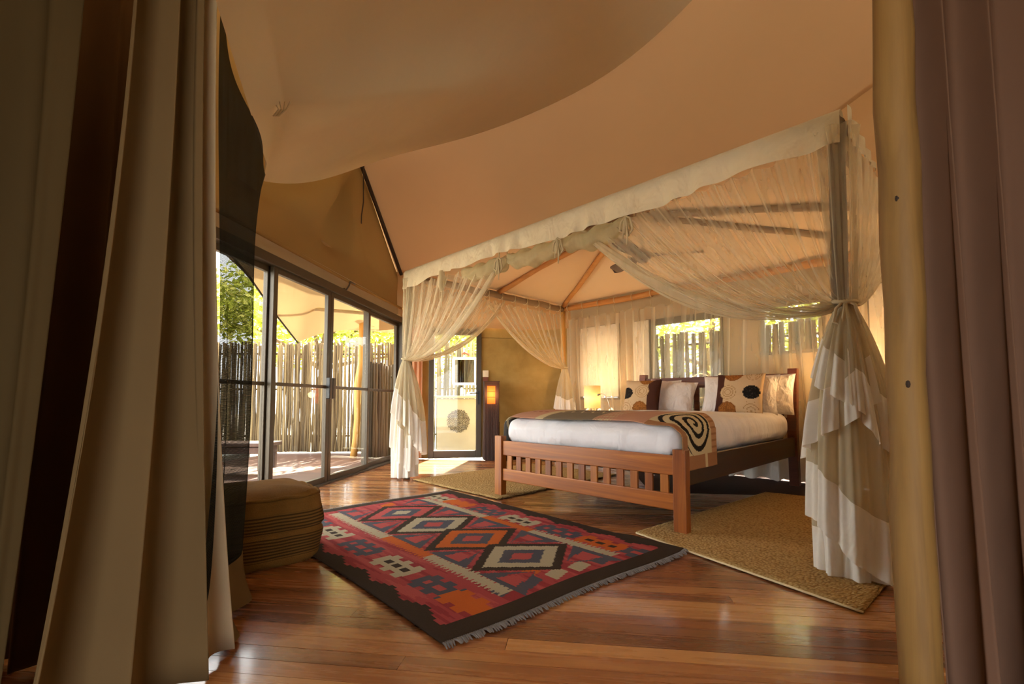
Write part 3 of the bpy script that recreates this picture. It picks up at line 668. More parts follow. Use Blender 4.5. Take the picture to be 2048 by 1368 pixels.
# rear net hanging full length behind the headboard
rn = tag(empty('rear_net', bw(-1.25, B1, 0)), 'long pale net curtain hanging in folds behind the headboard', 'bed net')
def rear(u, v):
    a = A0+.06 + (A1-A0-.12)*u; fold = 2*PI*25*u + 2*math.sin(u*23) ; z = 2.30 - .045*abs(math.sin(fold/2)) - v*2.26
    lean = .10*v*math.sin(u*9+.6)
    return bw(a+lean+.012*math.sin(fold*1.3+v*3), B1+.02+(.020+.028*v)*math.sin(fold+.6*math.sin(v*4+u*8)), z)
sheet('net_cloth', rear, 620, 26, [M['net2'], M['white']], rn, mfn=lambda u, v: 1 if v > .86 else 0)
for k in range(15):
    a = A0+.12 + k*.30
    MB().tube([bw(a, B1+.055*math.cos(q), ZC+.055*math.sin(q)) for q in [2*PI*j/10 for j in range(11)]] + [bw(a, B1-.05, ZC-.10), bw(a+.01, B1-.04, ZC-.2)], .0055, 5).build('tie', M['cord'], rn, smooth=True)
# right side net, rear half, hanging straight and lit from behind
rs = tag(empty('right_side_net', bw(A1, 2.2, 0)), 'peach-lit net curtain hanging at the right side of the bed behind the pole', 'bed net')
def rsn(u, v):
    b = 1.5 + 1.35*u; fold = 2*PI*13*u; z = 2.36 - .04*abs(math.sin(fold/2)) - v*2.3
    return bw(A1+.02+(.02+.05*v)*math.sin(fold+v*2)+.25*v*(1-u), b - .35*(1-u)*v*0, z)
sheet('net_cloth', rsn, 180, 26, [M['net'], M['white']], rs, mfn=lambda u, v: 1 if v > .82 else 0)

# ------------------------------------------------------------------ ceiling fan
fc = Vector((1.46, 5.12, 2.55))
fan = tag(empty('ceiling_fan', fc), 'dark three-bladed ceiling fan hanging under the canopy apex above the bed', 'ceiling fan')
MB().tube([AP-ZV*.03+Vector((.10, 0, -.03)), fc+ZV*.05], .012, 8).build('rod', M['fan'], fan, smooth=True)
MB().lathe(fc, [(0, .06), (.05, .06), (.085, .02), (.085, -.04), (.05, -.075), (0, -.08)], 20).build('motor', M['fan'], fan, smooth=True)
for k in range(3):
    g = math.radians(-12 - k*120); d = Vector((math.cos(g), math.sin(g), 0)); q = Vector((-d.y, d.x, 0))
    mb = MB(); prof = [(.08, .02), (.16, .03), (.22, .062), (.45, .075), (.58, .074), (.62, .055), (.64, .02)]
    vs = []
    for r, hw in prof: vs += [fc+d*r+q*hw+ZV*.026, fc+d*r-q*hw-ZV*.026]
    mb.add(vs, [(2*i, 2*i+1, 2*i+3, 2*i+2) for i in range(len(prof)-1)]); mb.build('blade', M['fan'], fan, solid=.008)

# ------------------------------------------------------------------ bed
bed = tag(empty('bed', bw(-.975, 1.3, 0), -AL), 'large wooden bed with slatted footboard and headboard', 'bed')
W = 1.95; HF = .585; LW = .095
for a in (-W+LW/2, -LW/2):
    MB().box(bw(a, .03, HF/2), LW, .07, HF, EX, EY).build('leg', M['bedwood_v'], bed, bevel=.004)
MB().box(bw(-W/2, .03, .47), W-2*LW, .035, .14, EX, EY).build('top_rail', M['bedwood'], bed, bevel=.006)
MB().box(bw(-W/2, .03, .215), W-2*LW, .035, .115, EX, EY).build('bottom_rail', M['bedwood'], bed, bevel=.006)
ns = 14; pitch = (W-2*LW)/(ns+.35)
for k in range(ns):
    a = -W+LW + pitch*(k+.72); MB().box(bw(a, .03, .337), .062, .02, .135, EX, EY).build('slat', M['bedwood_v'], bed, bevel=.002)
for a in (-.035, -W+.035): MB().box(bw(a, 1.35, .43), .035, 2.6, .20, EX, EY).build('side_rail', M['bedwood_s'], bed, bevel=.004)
for a in (-LW/2+.0, -W+LW/2):
    p = [bw(a, 2.72, 0), bw(a, 2.70, .6), bw(a, 2.78, 1.29)]
    mb = MB(); hw, hd = LW/2, .04; vs = []
    for c in p: vs += [c+EX*hw+EY*hd, c-EX*hw+EY*hd, c-EX*hw-EY*hd, c+EX*hw-EY*hd]
    fs = [(0, 1, 2, 3), (8, 11, 10, 9)]
    for i in range(2):
        for k in range(4): fs.append((4*i+k, 4*i+4+k, 4*i+4+(k+1) % 4, 4*i+(k+1) % 4))
    mb.add(vs, fs).build('head_post', M['headwood'], bed, bevel=.004)
mb = MB(); vs = []; n = 16
for i in range(n+1):
    f = i/n; a = -W+LW+(W-2*LW)*f; zt_ = 1.235 + .0*math.sin(PI*f); zb_ = 1.07+.025*math.sin(PI*f)
    for (z, b) in ((zb_, 2.735), (zt_, 2.755), (zt_, 2.79), (zb_, 2.77)): vs.append(bw(a, b, z))
fs = [(0, 1, 2, 3), (4*n+3, 4*n+2, 4*n+1, 4*n)]
for i in range(n):
    for k in range(4): fs.append((4*i+k, 4*i+4+k, 4*i+4+(k+1) % 4, 4*i+(k+1) % 4))
mb.add(vs, fs).build('head_top_rail', M['headwood'], bed, bevel=.004)
MB().box(bw(-W/2, 2.72, .66), W-2*LW, .035, .16, EX, EY).build('head_bottom_rail', M['headwood'], bed, bevel=.004)
for k in range(11):
    a = -W+LW+(W-2*LW)*(k+.5)/11; MB().box(bw(a, 2.74, .92), .07, .02, .40, EX, EY, ZV).build('head_slat', M['headwood'], bed, bevel=.003)
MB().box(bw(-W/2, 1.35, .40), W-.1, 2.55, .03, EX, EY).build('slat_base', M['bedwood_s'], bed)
# mattress with white duvet
HT = .80
def BDROP(b): return .085*math.exp(-max(0, b-.06)/.20)
def rbox(name, a0, a1, b0, b1, z0, z1, mat, parent, r=.09, puff=.02, n=44, wr=.006, seed=0):
    """soft-edged block with small creases"""
    bm = bmesh.new(); bmesh.ops.create_cube(bm, size=1)
    bmesh.ops.subdivide_edges(bm, edges=bm.edges[:], cuts=n, use_grid_fill=True)
    sa, sb, sz = (a1-a0)/2, (b1-b0)/2, (z1-z0)/2; ca, cb, cz = (a0+a1)/2, (b0+b1)/2, (z0+z1)/2
    for v in bm.verts:
        x, y, z = v.co.x*2*sa, v.co.y*2*sb, v.co.z*2*sz
        cx_, cy_, cz_ = max(-sa+r, min(sa-r, x)), max(-sb+r, min(sb-r, y)), max(-sz+min(r, sz*.95), min(sz-min(r, sz*.95), z))
        d = Vector((x-cx_, y-cy_, z-cz_)); 
        if d.length > 0: d = d.normalized()*min(r, d.length if d.length < r else r)
        p = Vector((cx_, cy_, cz_))+d
        if z > 0: p.z += puff*(1-(x/sa)**2)*(1-(y/sb)**2)
        q = Vector((x*2.2+seed, y*2.2, z*5)); p += v.co.normalized()*wr*(noise.noise(q*1.5)+.6*abs(noise.noise(Vector((x*7+y*4, y*2.0+seed, z*4)))))
        p.z -= BDROP(cb+p.y)*min(1, max(0, (cz+p.z-z0)/(z1-z0)))**2
        v.co = bw(ca+p.x, cb+p.y, cz+p.z)
    me = bpy.data.meshes.new(name); bm.to_mesh(me); bm.free(); me.polygons.foreach_set('use_smooth', [True]*len(me.polygons))
    return link(name, me, mat, parent)
du = rbox('duvet', -1.895, -.055, .06, 2.62, .50, HT, M['duvet'], None, .12, .015, 60, .014)
tag(du, 'white duvet tucked round the thick mattress of the bed', 'duvet')
# patterned bed runner laid across the foot, hanging down both sides
RB0, RB1 = .10, .66
def rpath(s):
    """s metres along the runner's length, 0 at the middle of the bed"""
    hw = .945; r = .11; flat = hw-r
    sg = 1 if s > 0 else -1; x = abs(s)
    if x < flat: return sg*x, HT+.036
    q = x-flat
    if q < r*PI/2: th = q/r; return sg*(flat+.006+r*math.sin(th)), HT+.036-r+r*math.cos(th)
    return sg*(hw+.012), HT+.036-r-(q-r*PI/2)
def crunner(s, b):
    # s from the left end (-) to right end (+)
    cr, gr, tn, pk, bk, br_ = lin('#CDB98E'), lin('#7E705A'), lin('#B98A62'), lin('#C08E72'), lin('#14120F'), lin('#A0704A')
    y = (b-RB0)/(RB1-RB0)
    if s > .62:
        if y < .13 or s > 1.20: return br_ if not (.62 < y < .70) else cr
        cx_, cy_ = .93, .44; dx, dy = (s-cx_)/.26, (y-cy_)/.36; r = math.hypot(dx, dy); th = math.atan2(dy, dx)
        if y > .84: return tn if int((s*60)) % 3 else br_
        if r < 1.15:
            k = (r*2.6 - th/(2*PI)) % 1.0
            return bk if k < .42 else cr
        return cr if y < .84 else tn
    if s > .30: return pk if not (y > .85) else br_
    if s > .12:
        return cr if ((int(s*70) % 2 == 0) and (int(y*16) % 2 == 0)) else pk
    if s > -.42:
        zz_ = abs(((s*9) % 1)-.5)*2
        if abs(y-.45-zz_*.2) < .03: return cr
        if y > .45+zz_*.2 and y < .66: return lin('#5A4C3C')
        return gr
    if s > -.52: return cr
    if s > -.86:
        for c in (-.60, -.68, -.76):
            if math.hypot(s-c, (y-.45)*.5) < .025: return lin('#9A5A40')
        return pk
    if s > -.94: return cr
    return lin('#6A6660') if (int(y*20+s*12) % 5) else cr
SL = 1.30
def rf(u, v):
    s = -1.22 + (SL+1.22)*u; b = RB0 - .06*max(0, (u-.7)/.3)*(0) + (RB1-RB0)*v; x, z = rpath(s)
    b += .012*math.sin(s*5) - (.10*(1 if s > .9 else max(0, (s-.5)/.4)) if s > .5 else 0)
    z += .004*noise.noise(Vector((s*6, b*6, 0))) - BDROP(b)*min(1, max(0, (z-.5)/.3))**2
    return bw(-.975+x*1.004, b, z)
o = sheet('bed_runner', rf, 300, 80, M['runner'], color=lambda u, v: crunner(-1.22+(SL+1.22)*u, RB0+(RB1-RB0)*v), solid=.006)
tag(o, 'brown and cream patterned bed runner with black spiral across the bed foot', 'bed runner')
# pillows and cushions
def pillow(name, a, b, z, w, h, th, lean, rz, mat, label, cat, color=None, group=None, flange=0.03, seed=0, roll_=0):
    root = bw(a, b, z)
    X = (EX*math.cos(rz)+EY*math.sin(rz)); N = (-EY*math.cos(rz)+EX*math.sin(rz))
    U = (ZV*math.cos(lean) - N*math.sin(lean)); Nn = (N*math.cos(lean)+ZV*math.sin(lean))
    X2 = X*math.cos(roll_)+U*math.sin(roll_); U2 = U*math.cos(roll_)-X*math.sin(roll_)
    mb = []; nn = 46
    def f(side):
        def g(u, v):
            x, y = 2*u-1, 2*v-1; pin = 1 - .10*(1-abs(x)**2)*0
            ex = x*(1-.07*(1-y*y)**1.0*0-.06*(y*y)*0); fx = max(0, 1-(abs(x)/(1-flange))**2.6); fy = max(0, 1-(abs(y)/(1-flange))**2.6)
            t_ = th/2*(fx*fy)**.42; xx = x*(1-.06*(1-y*y)); yy = y*(1-.06*(1-x*x))
            t_ += .006*noise.noise(Vector((x*3+seed, y*3, seed)))+ .004
            return root + X2*(xx*w/2) + U2*(yy*h/2+h/2) + Nn*(t_*side + th*.0)
        return g
    vs = []; fs = []; cols = []
    for side in (1, -1):
        g = f(side); base = len(vs)
        vs += [g(i/(nn-1), j/(nn-1)) for j in range(nn) for i in range(nn)]
        for j in range(nn-1):
            for i in range(nn-1):
                q = (base+j*nn+i, base+j*nn+i+1, base+(j+1)*nn+i+1, base+(j+1)*nn+i); fs.append(q if side > 0 else q[::-1])
                if color: cols.append(color((i+.5)/(nn-1), (j+.5)/(nn-1)))
    me = bpy.data.meshes.new(name); me.from_pydata([tuple(v) for v in vs], [], fs); me.update()
    me.polygons.foreach_set('use_smooth', [True]*len(fs))
    if color:
        at = me.color_attributes.new('Col', 'FLOAT_COLOR', 'CORNER'); arr = []
        for c in cols: arr += (list(c)+[1.0])*4
        at.data.foreach_set('color', arr)
    o = link(name, me, mat); tag(o, label, cat, group)
    return o
def ccush(spec):
    tan, brown, cop, blk, ring = lin('#D2B48C'), lin('#4A2A20'), lin('#A0662E'), lin('#1E1A18'), lin('#B08E62')
    def g(u, v):
        for (cx_, cy_, r, k) in spec['disc']:
            d = math.hypot(u-cx_, v-cy_)/r
            if d < 1:
                th = math.atan2(v-cy_, u-cx_)
                if k == 'c': return tuple(x*(.75+.35*(math.sin(th*26) > 0)*(.2 < d < .85)) for x in cop)
                if k == 'k': return tuple(x*(1+2.2*((int(d*9) % 2 == 0) and math.sin(th*18) > .2)) for x in blk)
                return ring if (int(d*10) in (9, 6, 3)) else tan
        if (u < spec['brown'] if spec['side'] < 0 else u > spec['brown']): return brown
        if math.sin(math.hypot(u-spec['rx'], v-spec['ry'])*90) > .75 and math.hypot(u-spec['rx'], v-spec['ry']) < .22: return ring
        return tan
    return g
zb = .775
pillow('pillow', -1.62, 2.52, zb, .66, .44, .16, .30, 0.05, M['pillow'], 'white pillow lying against the left of the headboard, mostly hidden', 'pillow', group=None, seed=1)
pillow('pillow', -1.36, 2.36, zb, .62, .44, .17, .38, .10, M['pillow'], 'white flanged pillow leaning right behind the left patterned cushion', 'pillow', seed=2, roll_=-.10)
pillow('pillow', -.30, 2.52, zb, .64, .46, .16, .22, 0.0, M['pillow'], 'white pillow against the right headboard post, tinted peach at its edge', 'pillow', seed=3)
pillow('pillow', -.50, 2.34, zb, .82, .46, .17, .30, .02, M['pillow'], 'white flanged pillow directly behind the right patterned cushion', 'pillow', seed=4)
pillow('cushion', -1.60, 2.14, zb+.005, .48, .44, .14, .34, .12, M['cushion'], 'patterned cushion with brown right edge on the left side of the bed', 'cushion',
       ccush(dict(disc=[(.55, .60, .20, 't'), (.10, .55, .18, 'k'), (.52, .08, .20, 'c'), (.62, 1.02, .20, 'c')], brown=.72, side=1, rx=.1, ry=.1)), seed=5, flange=.0)
pillow('cushion', -.41, 2.10, zb+.005, .50, .46, .15, .30, .0, M['cushion'], 'patterned cushion with brown left edge and black disc on the right side', 'cushion',
       ccush(dict(disc=[(.30, .50, .18, 't'), (.80, .50, .17, 'k'), (.30, .06, .20, 'c'), (.38, 1.0, .20, 'c'), (.80, .96, .15, 't')], brown=.20, side=-1, rx=.80, ry=.05)), seed=6, flange=.0)
# bedside tables, lamps
def side_table(a, b, label, H=.775):
    t_ = tag(empty('bedside_table', bw(a, b, 0), -AL), label, 'table')
    MB().box(bw(a, b, H-.015), .46, .42, .03, EX, EY).build('table_top', M['switch'], t_, bevel=.004)
    for da in (-.2, .2):
        for db in (-.18, .18): MB().box(bw(a+da, b+db, (H-.03)/2), .04, .04, H-.03, EX, EY).build('leg', M['headwood'], t_, bevel=.003)
    MB().box(bw(a, b, .45), .42, .38, .02, EX, EY).build('shelf', M['headwood'], t_)
side_table(-2.45, 2.50, 'pale-topped bedside table under the lit lamp left of the bed')
side_table(.50, 2.50, 'pale-topped bedside table to the right of the bed behind the net')
def table_lamp(a, b, z, label):
    t_ = tag(empty('table_lamp', bw(a, b, z)), label, 'lamp')
    MB().lathe(bw(a, b, z), [(0, 0), (.06, 0), (.06, .012), (0, .014)], 20).build('base', M['headwood'], t_)
    for k in range(3):
        q = 2*PI*k/3+.5; MB().tube([bw(a, b, z)+Vector((.05*math.cos(q), .05*math.sin(q), .01)), bw(a, b, z)+Vector((.05*math.cos(q), .05*math.sin(q), .07))], .008, 8).build('leg', M['switch'], t_)
    MB().lathe(bw(a, b, z), [(.118, .045), (.120, .21), (.118, .375)], 32).build('lamp_shade', M['shade'], t_, smooth=True)
    l_ = bpy.data.lights.new('lamp_light', 'POINT'); l_.energy = 6 if a < 0 else 13; l_.color = (1, .62, .28); l_.shadow_soft_size = .06
    q = bpy.data.objects.new('lamp_light', l_); COL.objects.link(q); q.location = bw(a, b, z+.42)
table_lamp(-2.60, 2.52, .776, 'lit cylindrical table lamp with cream shade left of the bed')
table_lamp(.52, 2.55, .776, 'lit table lamp hidden behind the net to the right of the bed')
rd = tag(empty('reading_lamp', bw(-2.25, 2.5, .776)), 'small silver gooseneck reading lamp between the table lamp and the pillows', 'lamp')
rp = bw(-2.27, 2.5, .776)
MB().lathe(rp, [(0, 0), (.035, 0), (.03, .015), (0, .018)], 16).build('base', M['chrome'], rd, smooth=True)
gp = [rp+ZV*.01, rp+ZV*.08-EX*.02, rp+ZV*.17-EX*.05, rp+ZV*.24-EX*.10, rp+ZV*.255-EX*.15, rp+ZV*.25-EX*.18]
MB().tube(gp, .005, 8).build('gooseneck', M['chrome'], rd, smooth=True)
MB().tube([gp[-1], gp[-1]-EX*.03-ZV*.01, gp[-1]-EX*.05-ZV*.012], [.008, .018, .022], 12).build('lamp_head', M['chrome'], rd, smooth=True)

# ------------------------------------------------------------------ rugs
def quadrug(name, c, mat, label, nx=60, ny=60, th=.012, wav=.006, tri=None):
    c = [bw(*q) for q in c]
    def f(u, v):
        p = c[0].lerp(c[1], u).lerp(c[3].lerp(c[2], u), v)
        e = min(u, 1-u, v, 1-v); j = .012*noise.noise(p*9)
        return p + Vector((j, j*.7, th + wav*.5*noise.noise(p*2.2)*min(1, e*9)))
    o = sheet(name, f, nx, ny, mat, solid=th); tag(o, label, 'rug'); return o
jr = quadrug('jute_rug', [(-.27, -.20), (1.06, -.58), (1.20, 2.2), (-.12, 2.0)], M['jute'], 'woven jute rug on the right side of the bed by the draped net')
jl = quadrug('jute_rug', [(-3.25, -.10), (-1.77, -.12), (-1.80, 1.9), (-3.25, 1.9)], M['jute'], 'woven jute rug on the left side of the bed, partly under its leg')
mb = MB(); mb.tube([bw(-.27+1.33*k/12, -.205-.38*k/12, .012) for k in range(13)], .006, 6); mb.tube([bw(-.275+.15*k/12, -.19+2.2*k/12, .012) for k in range(13)], .005, 6)
mb.build('binding', M['strip'], jr, smooth=True)
# bristly jute edge loops at the cut end
# kilim
KL, KW = 2.42, 1.72
KC = [(.0, -2.04), (.13, -.33), (-2.40, -.22), (-2.46, -1.95)]   # near, right, far, left corners (a, b)
R_ = [lin(x) for x in ('#9C3E40', '#8A2E33', '#A84A48')]; DK = lin('#33261C'); GR = lin('#4A4A54'); WH = lin('#A89C82'); OR = lin('#B85A1E')
def kil(U, V):
    rv = noise.noise(Vector((U*3, V*26, 0)))
    red = R_[0] if abs(rv) < .18 else (R_[1] if rv > 0 else R_[2])
    tri = lambda x: abs((x % 1)-.5)*2
    if U < .11 or U > KL-.09: return DK
    tooth = .10 + .055*round(tri(U/.30)*3)/3
    if V < tooth-.03 or V > KW-tooth+.02: return DK
    jag = .018*(tri(U/.045)-.5)
    dv = V-.90; av = abs(dv)+jag
    # medallions
    cs = [.52, .98, 1.44, 1.90]
    for i, c in enumerate(cs):
        d = abs(U-c)/.235 + (abs(dv)+jag*.5)/.30
        if d < 1:
            if d < .30: return WH if i == 3 else R_[2]
            if d < .62: return GR
            return (WH, OR, WH, R_[2])[i]
        if d < 1.27: return DK
    # triangles between the medallions
    for c in (.29, .75, 1.21, 1.67, 2.13):
        e = (abs(dv)-.12)/.27; k = abs(U-c)/.2
        if 0 < e < 1 and k < e*.95 and e < .95:
            if k < e*.45 and .45 < e < .8: return R_[2]
            return GR if e > .55 or k > e*.6 else red
    side = V-.90; base = .42
    comb = tri(U/.034)
    q = (abs(side)-base)
    if -.03-.045*comb < q < .015+.04*comb and .2 < U < 2.25:
        if .88 < U < 1.38: return OR
        return WH
    # cartouches
    if side < 0: seq = [(.20, 'o'), (.45, 'g'), (.86, 'w'), (1.30, 'g'), (1.72, 'w'), (2.1, 'g')]
    else: seq = [(.14, 'g2'), (.40, 'o3'), (.76, 'g'), (1.14, 'w'), (1.52, 'g'), (1.9, 'o'), (2.2, 'w')]
    vc = .27 if side < 0 else KW-.27
    for c, k in seq:
        x, y = (U-c), (V-vc)+.25*(U-c)*(0)
        hw = .17 if k != 'g2' else .09
        lobe = .055 + .035*(tri(x/.115) > .45)
        if abs(x) < hw+jag and abs(y) < lobe:
            if k in ('w', 'o3'):
                for dx in (-.085, 0, .085):
                    if abs(x-dx) < .026 and abs(y) < .022: return DK
            if k[0] == 'g' and abs(y) < .022 and tri(x/.115) > .4 and abs(x) < .12: return R_[2]
            return {'w': WH, 'o': OR, 'g': GR}[k[0]]
    for c, k in (((.24, .50), GR), ((.21, .66), GR), ((.20, 1.02), WH), ((.20, .84), WH), ((.20, 1.20), GR), ((.30, .74), OR), ((2.2, .6), GR), ((2.22, .95), OR), ((2.2, 1.2), GR)):
        if abs(U-c[0]-.3*(V-c[1])) < .045 and abs(V-c[1]) < .065: return k
    return red
nu_, nv_ = 260, 200
kc = [bw(*q) for q in KC]
def kf(u, v):
    p = kc[0].lerp(kc[3], 0)  # near
    a = kc[0].lerp(kc[3], u); b = kc[1].lerp(kc[2], u); q = a.lerp(b, v)
    q = q + EY*.015*math.sin(u*7)*(.5-v) + EX*.01*math.sin(v*9)
    e = min(u, 1-u, v, 1-v); return q + ZV*(.012 + .006*noise.noise(Vector((q.x*3, q.y*3, 0)))*min(1, e*12) + .012*max(0, 1-abs(u-.93-.1*(v-.1))*40)*(v < .25))
# rug partly lies on the jute rug's corner: lift that corner
def kf2(u, v):
    q = kf(u, v); ab = (q-BO); a = ab.dot(EX); b = ab.dot(EY)
    s = max(0, min(1, (a+.36)/.12))*max(0, min(1, (b+.38)/.12)); s2 = max(0, min(1, (b+.26)/.12))*max(0, min(1, (-1.66-a)/.1))
    q.z += .024*max(s, s2); return q
kil_o = sheet('kilim_rug', kf2, nu_, nv_, M['kilim'], color=lambda u, v: kil(u*KL, v*KW), solid=.008)
tag(kil_o, 'red kilim rug with brown border, grey and orange diamonds and fringe', 'rug')
def fringe(u0, n, name):
    mb = MB(); rnd = random.Random(3)
    for k in range(n):
        v = (k+.5)/n; p = kf2(u0, v); d = (kf2(0, v)-kf2(.05, v)).normalized() if u0 == 0 else (kf2(1, v)-kf2(.95, v)).normalized(); d.z = 0
        s = EY*rnd.uniform(-.012, .012); L = rnd.uniform(.03, .045); p.z = max(.010, p.z)
        e = p + d*L + s; e.z = .006 + (p.z-.012)*.8; m_ = p.lerp(e, .5)+ZV*.006
        mb.tube([p, m_, e], [.0035, .0045, .0025], 4)
    return tag(mb.build(name, M['fringe'], kil_o), kind='stuff')
fringe(0, 190, 'fringe'); fringe(1, 150, 'far_fringe')

# ------------------------------------------------------------------ pouf
pc = Vector((-1.60, 2.77, 0)); pa = math.atan2(.64, .77)
pf_ = tag(empty('pouf', pc, pa), 'brown woven square pouf with dark stripes beside the kilim', 'pouf')
def pouf_mesh():
    bm = bmesh.new(); bmesh.ops.create_cube(bm, size=2); bmesh.ops.subdivide_edges(bm, edges=bm.edges[:], cuts=30, use_grid_fill=True)
    for v in bm.verts:
        x, y, z = v.co; k = 5.0
        n_ = (abs(x)**k+abs(y)**k)**(1/k); 
        if n_ > 1: x, y = x/n_, y/n_
        hz = z; edge_ = max(0, abs(z)-.78)/.22; inset = 1-.07*edge_**2
        waist = 1 - .045*math.exp(-((z+.08)/.07)**2)+.03*math.cos(z*PI*1.1)
        m_ = max(abs(x), abs(y)); dome = .022*(1-m_**2) if z > .98 else 0
        dim = -.02*math.exp(-((x)**2+(y)**2)*40) if z > .98 else 0
        v.co = Vector((x*.42*inset*waist, y*.31*inset*waist, .205+hz*.205*(1-.10*(m_**6)*(hz > 0)) + dome + dim + .006*noise.noise(Vector((x*2.5, y*2.5, z*2)))))
    me = bpy.data.meshes.new('pouf_body'); bm.to_mesh(me); bm.free(); me.polygons.foreach_set('use_smooth', [True]*len(me.polygons)); return me
o = bpy.data.objects.new('woven_cover', pouf_mesh()); o.data.materials.append(M['pouf']); COL.objects.link(o); o.parent = pf_
o = MB()
pts = []
for k in range(61):
    th = 2*PI*k/60; x, y = math.cos(th), math.sin(th); n_ = (abs(x)**5+abs(y)**5)**(1/5); pts.append((x/n_*.40, y/n_*.295, .378+.004*math.sin(k*1.7)))
q = o.tube(pts, .010, 8, False).build('seam_piping', M['pouf'], None, smooth=True); q.parent = pf_
q = MB().lathe((0, 0, .405), [(0, .012), (.014, .01), (.018, 0), (.012, -.008)], 12).build('button', M['brownbox'], None, smooth=True); q.parent = pf_

# ------------------------------------------------------------------ shade screen, drapes and pole of the entry
E0 = Vector((-1.31, 2.29, 0)); ED = Vector((-.35, .937, 0))
def scr(u, v):
    z = .21 + (2.38-.21)*v; k1 = .70*v**1.3*0 + (.66*v**2.4 if v < .93 else .66*.93**2.4+ (v-.93)*2.0)
    k = -.72 + (.72+k1)*u; bulge = .02*math.sin(u*9+v*2)
    p = E0 + ED*k; return p + Vector((.937, .35, 0))*(bulge+.02*math.sin(v*5)) + ZV*z
ss = tag(empty('shade_screen', E0), 'dark woven shade screen hanging beside the left entry drape', 'screen')
sheet('mesh_cloth', scr, 60, 50, M['mesh'], ss)
def scr2(u, v):
    z = .02+.20*v; k = -.60 + .60*u + .12*(1-v)*u*0; p = E0 + ED*k
    return p + Vector((.937, .35, 0))*(.02*math.sin(u*9)+.02*math.sin(.0)+.07*(1-v)**1.5*(.6+.4*math.sin(u*11))) + ZV*z
sheet('canvas_hem', scr2, 60, 12, M['drape'], ss)
def drape(name, tp, bt, ztop, zbot, nf, amp, mats, label, mfn=None, ph=0, nu=240, camp=1.0):
    tp = [Vector((*q, 0)) for q in tp]; bt = [Vector((*q, 0)) for q in bt]
    def path(P, u):
        x = u*(len(P)-1); i = min(int(x), len(P)-2); return P[i].lerp(P[i+1], x-i)
    def f(u, v):
        p = path(tp, u); q = path(bt, u); r = q.lerp(p, 1-(1-v)**2.0); d = (path(bt, 1)-path(bt, 0)).normalized(); n_ = Vector((d.y, -d.x, 0))
        fold = 2*PI*nf*u+ph + .5*math.sin(v*2+u*5); A = amp*(.5+.5*(1-v))
        return Vector((r.x, r.y, zbot+(ztop-zbot)*v)) + n_*(A*math.sin(fold)+A*.3*math.sin(fold*2+1)) + d*(A*.6*math.cos(fold))
    o = sheet(name, f, nu, 30, mats, mfn=mfn, solid=.004); tag(o, label, 'curtain'); return o
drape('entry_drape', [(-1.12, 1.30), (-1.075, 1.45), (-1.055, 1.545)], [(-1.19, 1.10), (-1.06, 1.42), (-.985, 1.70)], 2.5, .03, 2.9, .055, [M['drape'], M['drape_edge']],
      'brown canvas entry drape with an edge coloured pale as if sunlit beside the shade screen', mfn=lambda u, v: 1 if u > .93 else 0, ph=.6)
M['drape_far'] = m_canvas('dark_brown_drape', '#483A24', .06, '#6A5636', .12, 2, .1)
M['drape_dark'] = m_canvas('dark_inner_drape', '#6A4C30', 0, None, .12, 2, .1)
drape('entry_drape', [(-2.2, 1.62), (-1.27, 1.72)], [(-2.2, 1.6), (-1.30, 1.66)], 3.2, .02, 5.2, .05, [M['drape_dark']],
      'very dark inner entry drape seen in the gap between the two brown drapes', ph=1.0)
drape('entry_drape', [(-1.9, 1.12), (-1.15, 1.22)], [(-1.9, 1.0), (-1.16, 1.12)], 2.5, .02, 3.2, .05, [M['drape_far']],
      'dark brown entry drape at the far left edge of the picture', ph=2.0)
drape('entry_drape', [(1.165, 1.30), (1.38, 1.24), (1.9, 1.2)], [(1.185, 1.27), (1.35, 1.18), (1.85, 1.12)], 2.7, .02, 4.6, .045, [M['drape_r']],
      'mauve brown entry drape hanging in deep folds right of the timber pole', ph=3.6)
ep = tag(empty('entry_pole', (1.132, 1.33, 0)), 'thick pale timber pole standing at the right side of the entry', 'pole')
logt((1.132, 1.33, -.0), (1.132, 1.33, 3.0), .047, 16, .006, 77).build('pole_shaft', M['entry'], ep, smooth=True)
mb = MB()
for (z, q) in ((.97, -2.3), (.42, -2.0), (.60, -2.6), (1.5, -2.4)):
    c = Vector((1.132+.041*math.cos(q), 1.33+.041*math.sin(q), z)); MB().lathe(c, [(0, .013), (.005, .008), (.0065, 0), (.005, -.008), (0, -.013)], 8).build('knot', M['darkstrap'], ep)

# ------------------------------------------------------------------ outside
gd = MB().box((0, 12, -.30), 80, 60, .1).build('ground', M['ground']); tag(gd, kind='structure')
dk = tag(empty('deck', dw(6, -2, -.03)), 'grey wooden deck outside the sliding glass doors', 'deck')
MB().box(dw(5.2, -1.55, -.13), 2.8, 7.6, .1, DN, DD).build('deck_frame', M['darkwood'], dk)
for k in range(28):
    off = -.16 - k*.10
    plank(dme, dk, dw(5.2, off, -.035), .094, 7.6, .03, -DA)
# pool beyond the deck
pl = tag(empty('plunge_pool', (-4.6, 7.0, 0)), 'small plunge pool with cream rim beyond the deck', 'pool')
MB().box(dw(6.0, -3.12, -.05), .3, 4.2, .12, DN, DD).build('coping', M['paleplaster'], pl, bevel=.01)
MB().box(dw(8.2, -4.3, -.05), 2.4, .3, .12, DN, DD).build('coping', M['paleplaster'], pl, bevel=.01)
MB().box(dw(8.0, -4.3, -.20), 2.4, .06, .24, DN, DD).build('basin_wall', M['paleplaster'], pl)
MB().box(dw(6.0, -4.5, -.23), 2.5, 4.0, .03, DN, DD).build('water', M['water'], pl)
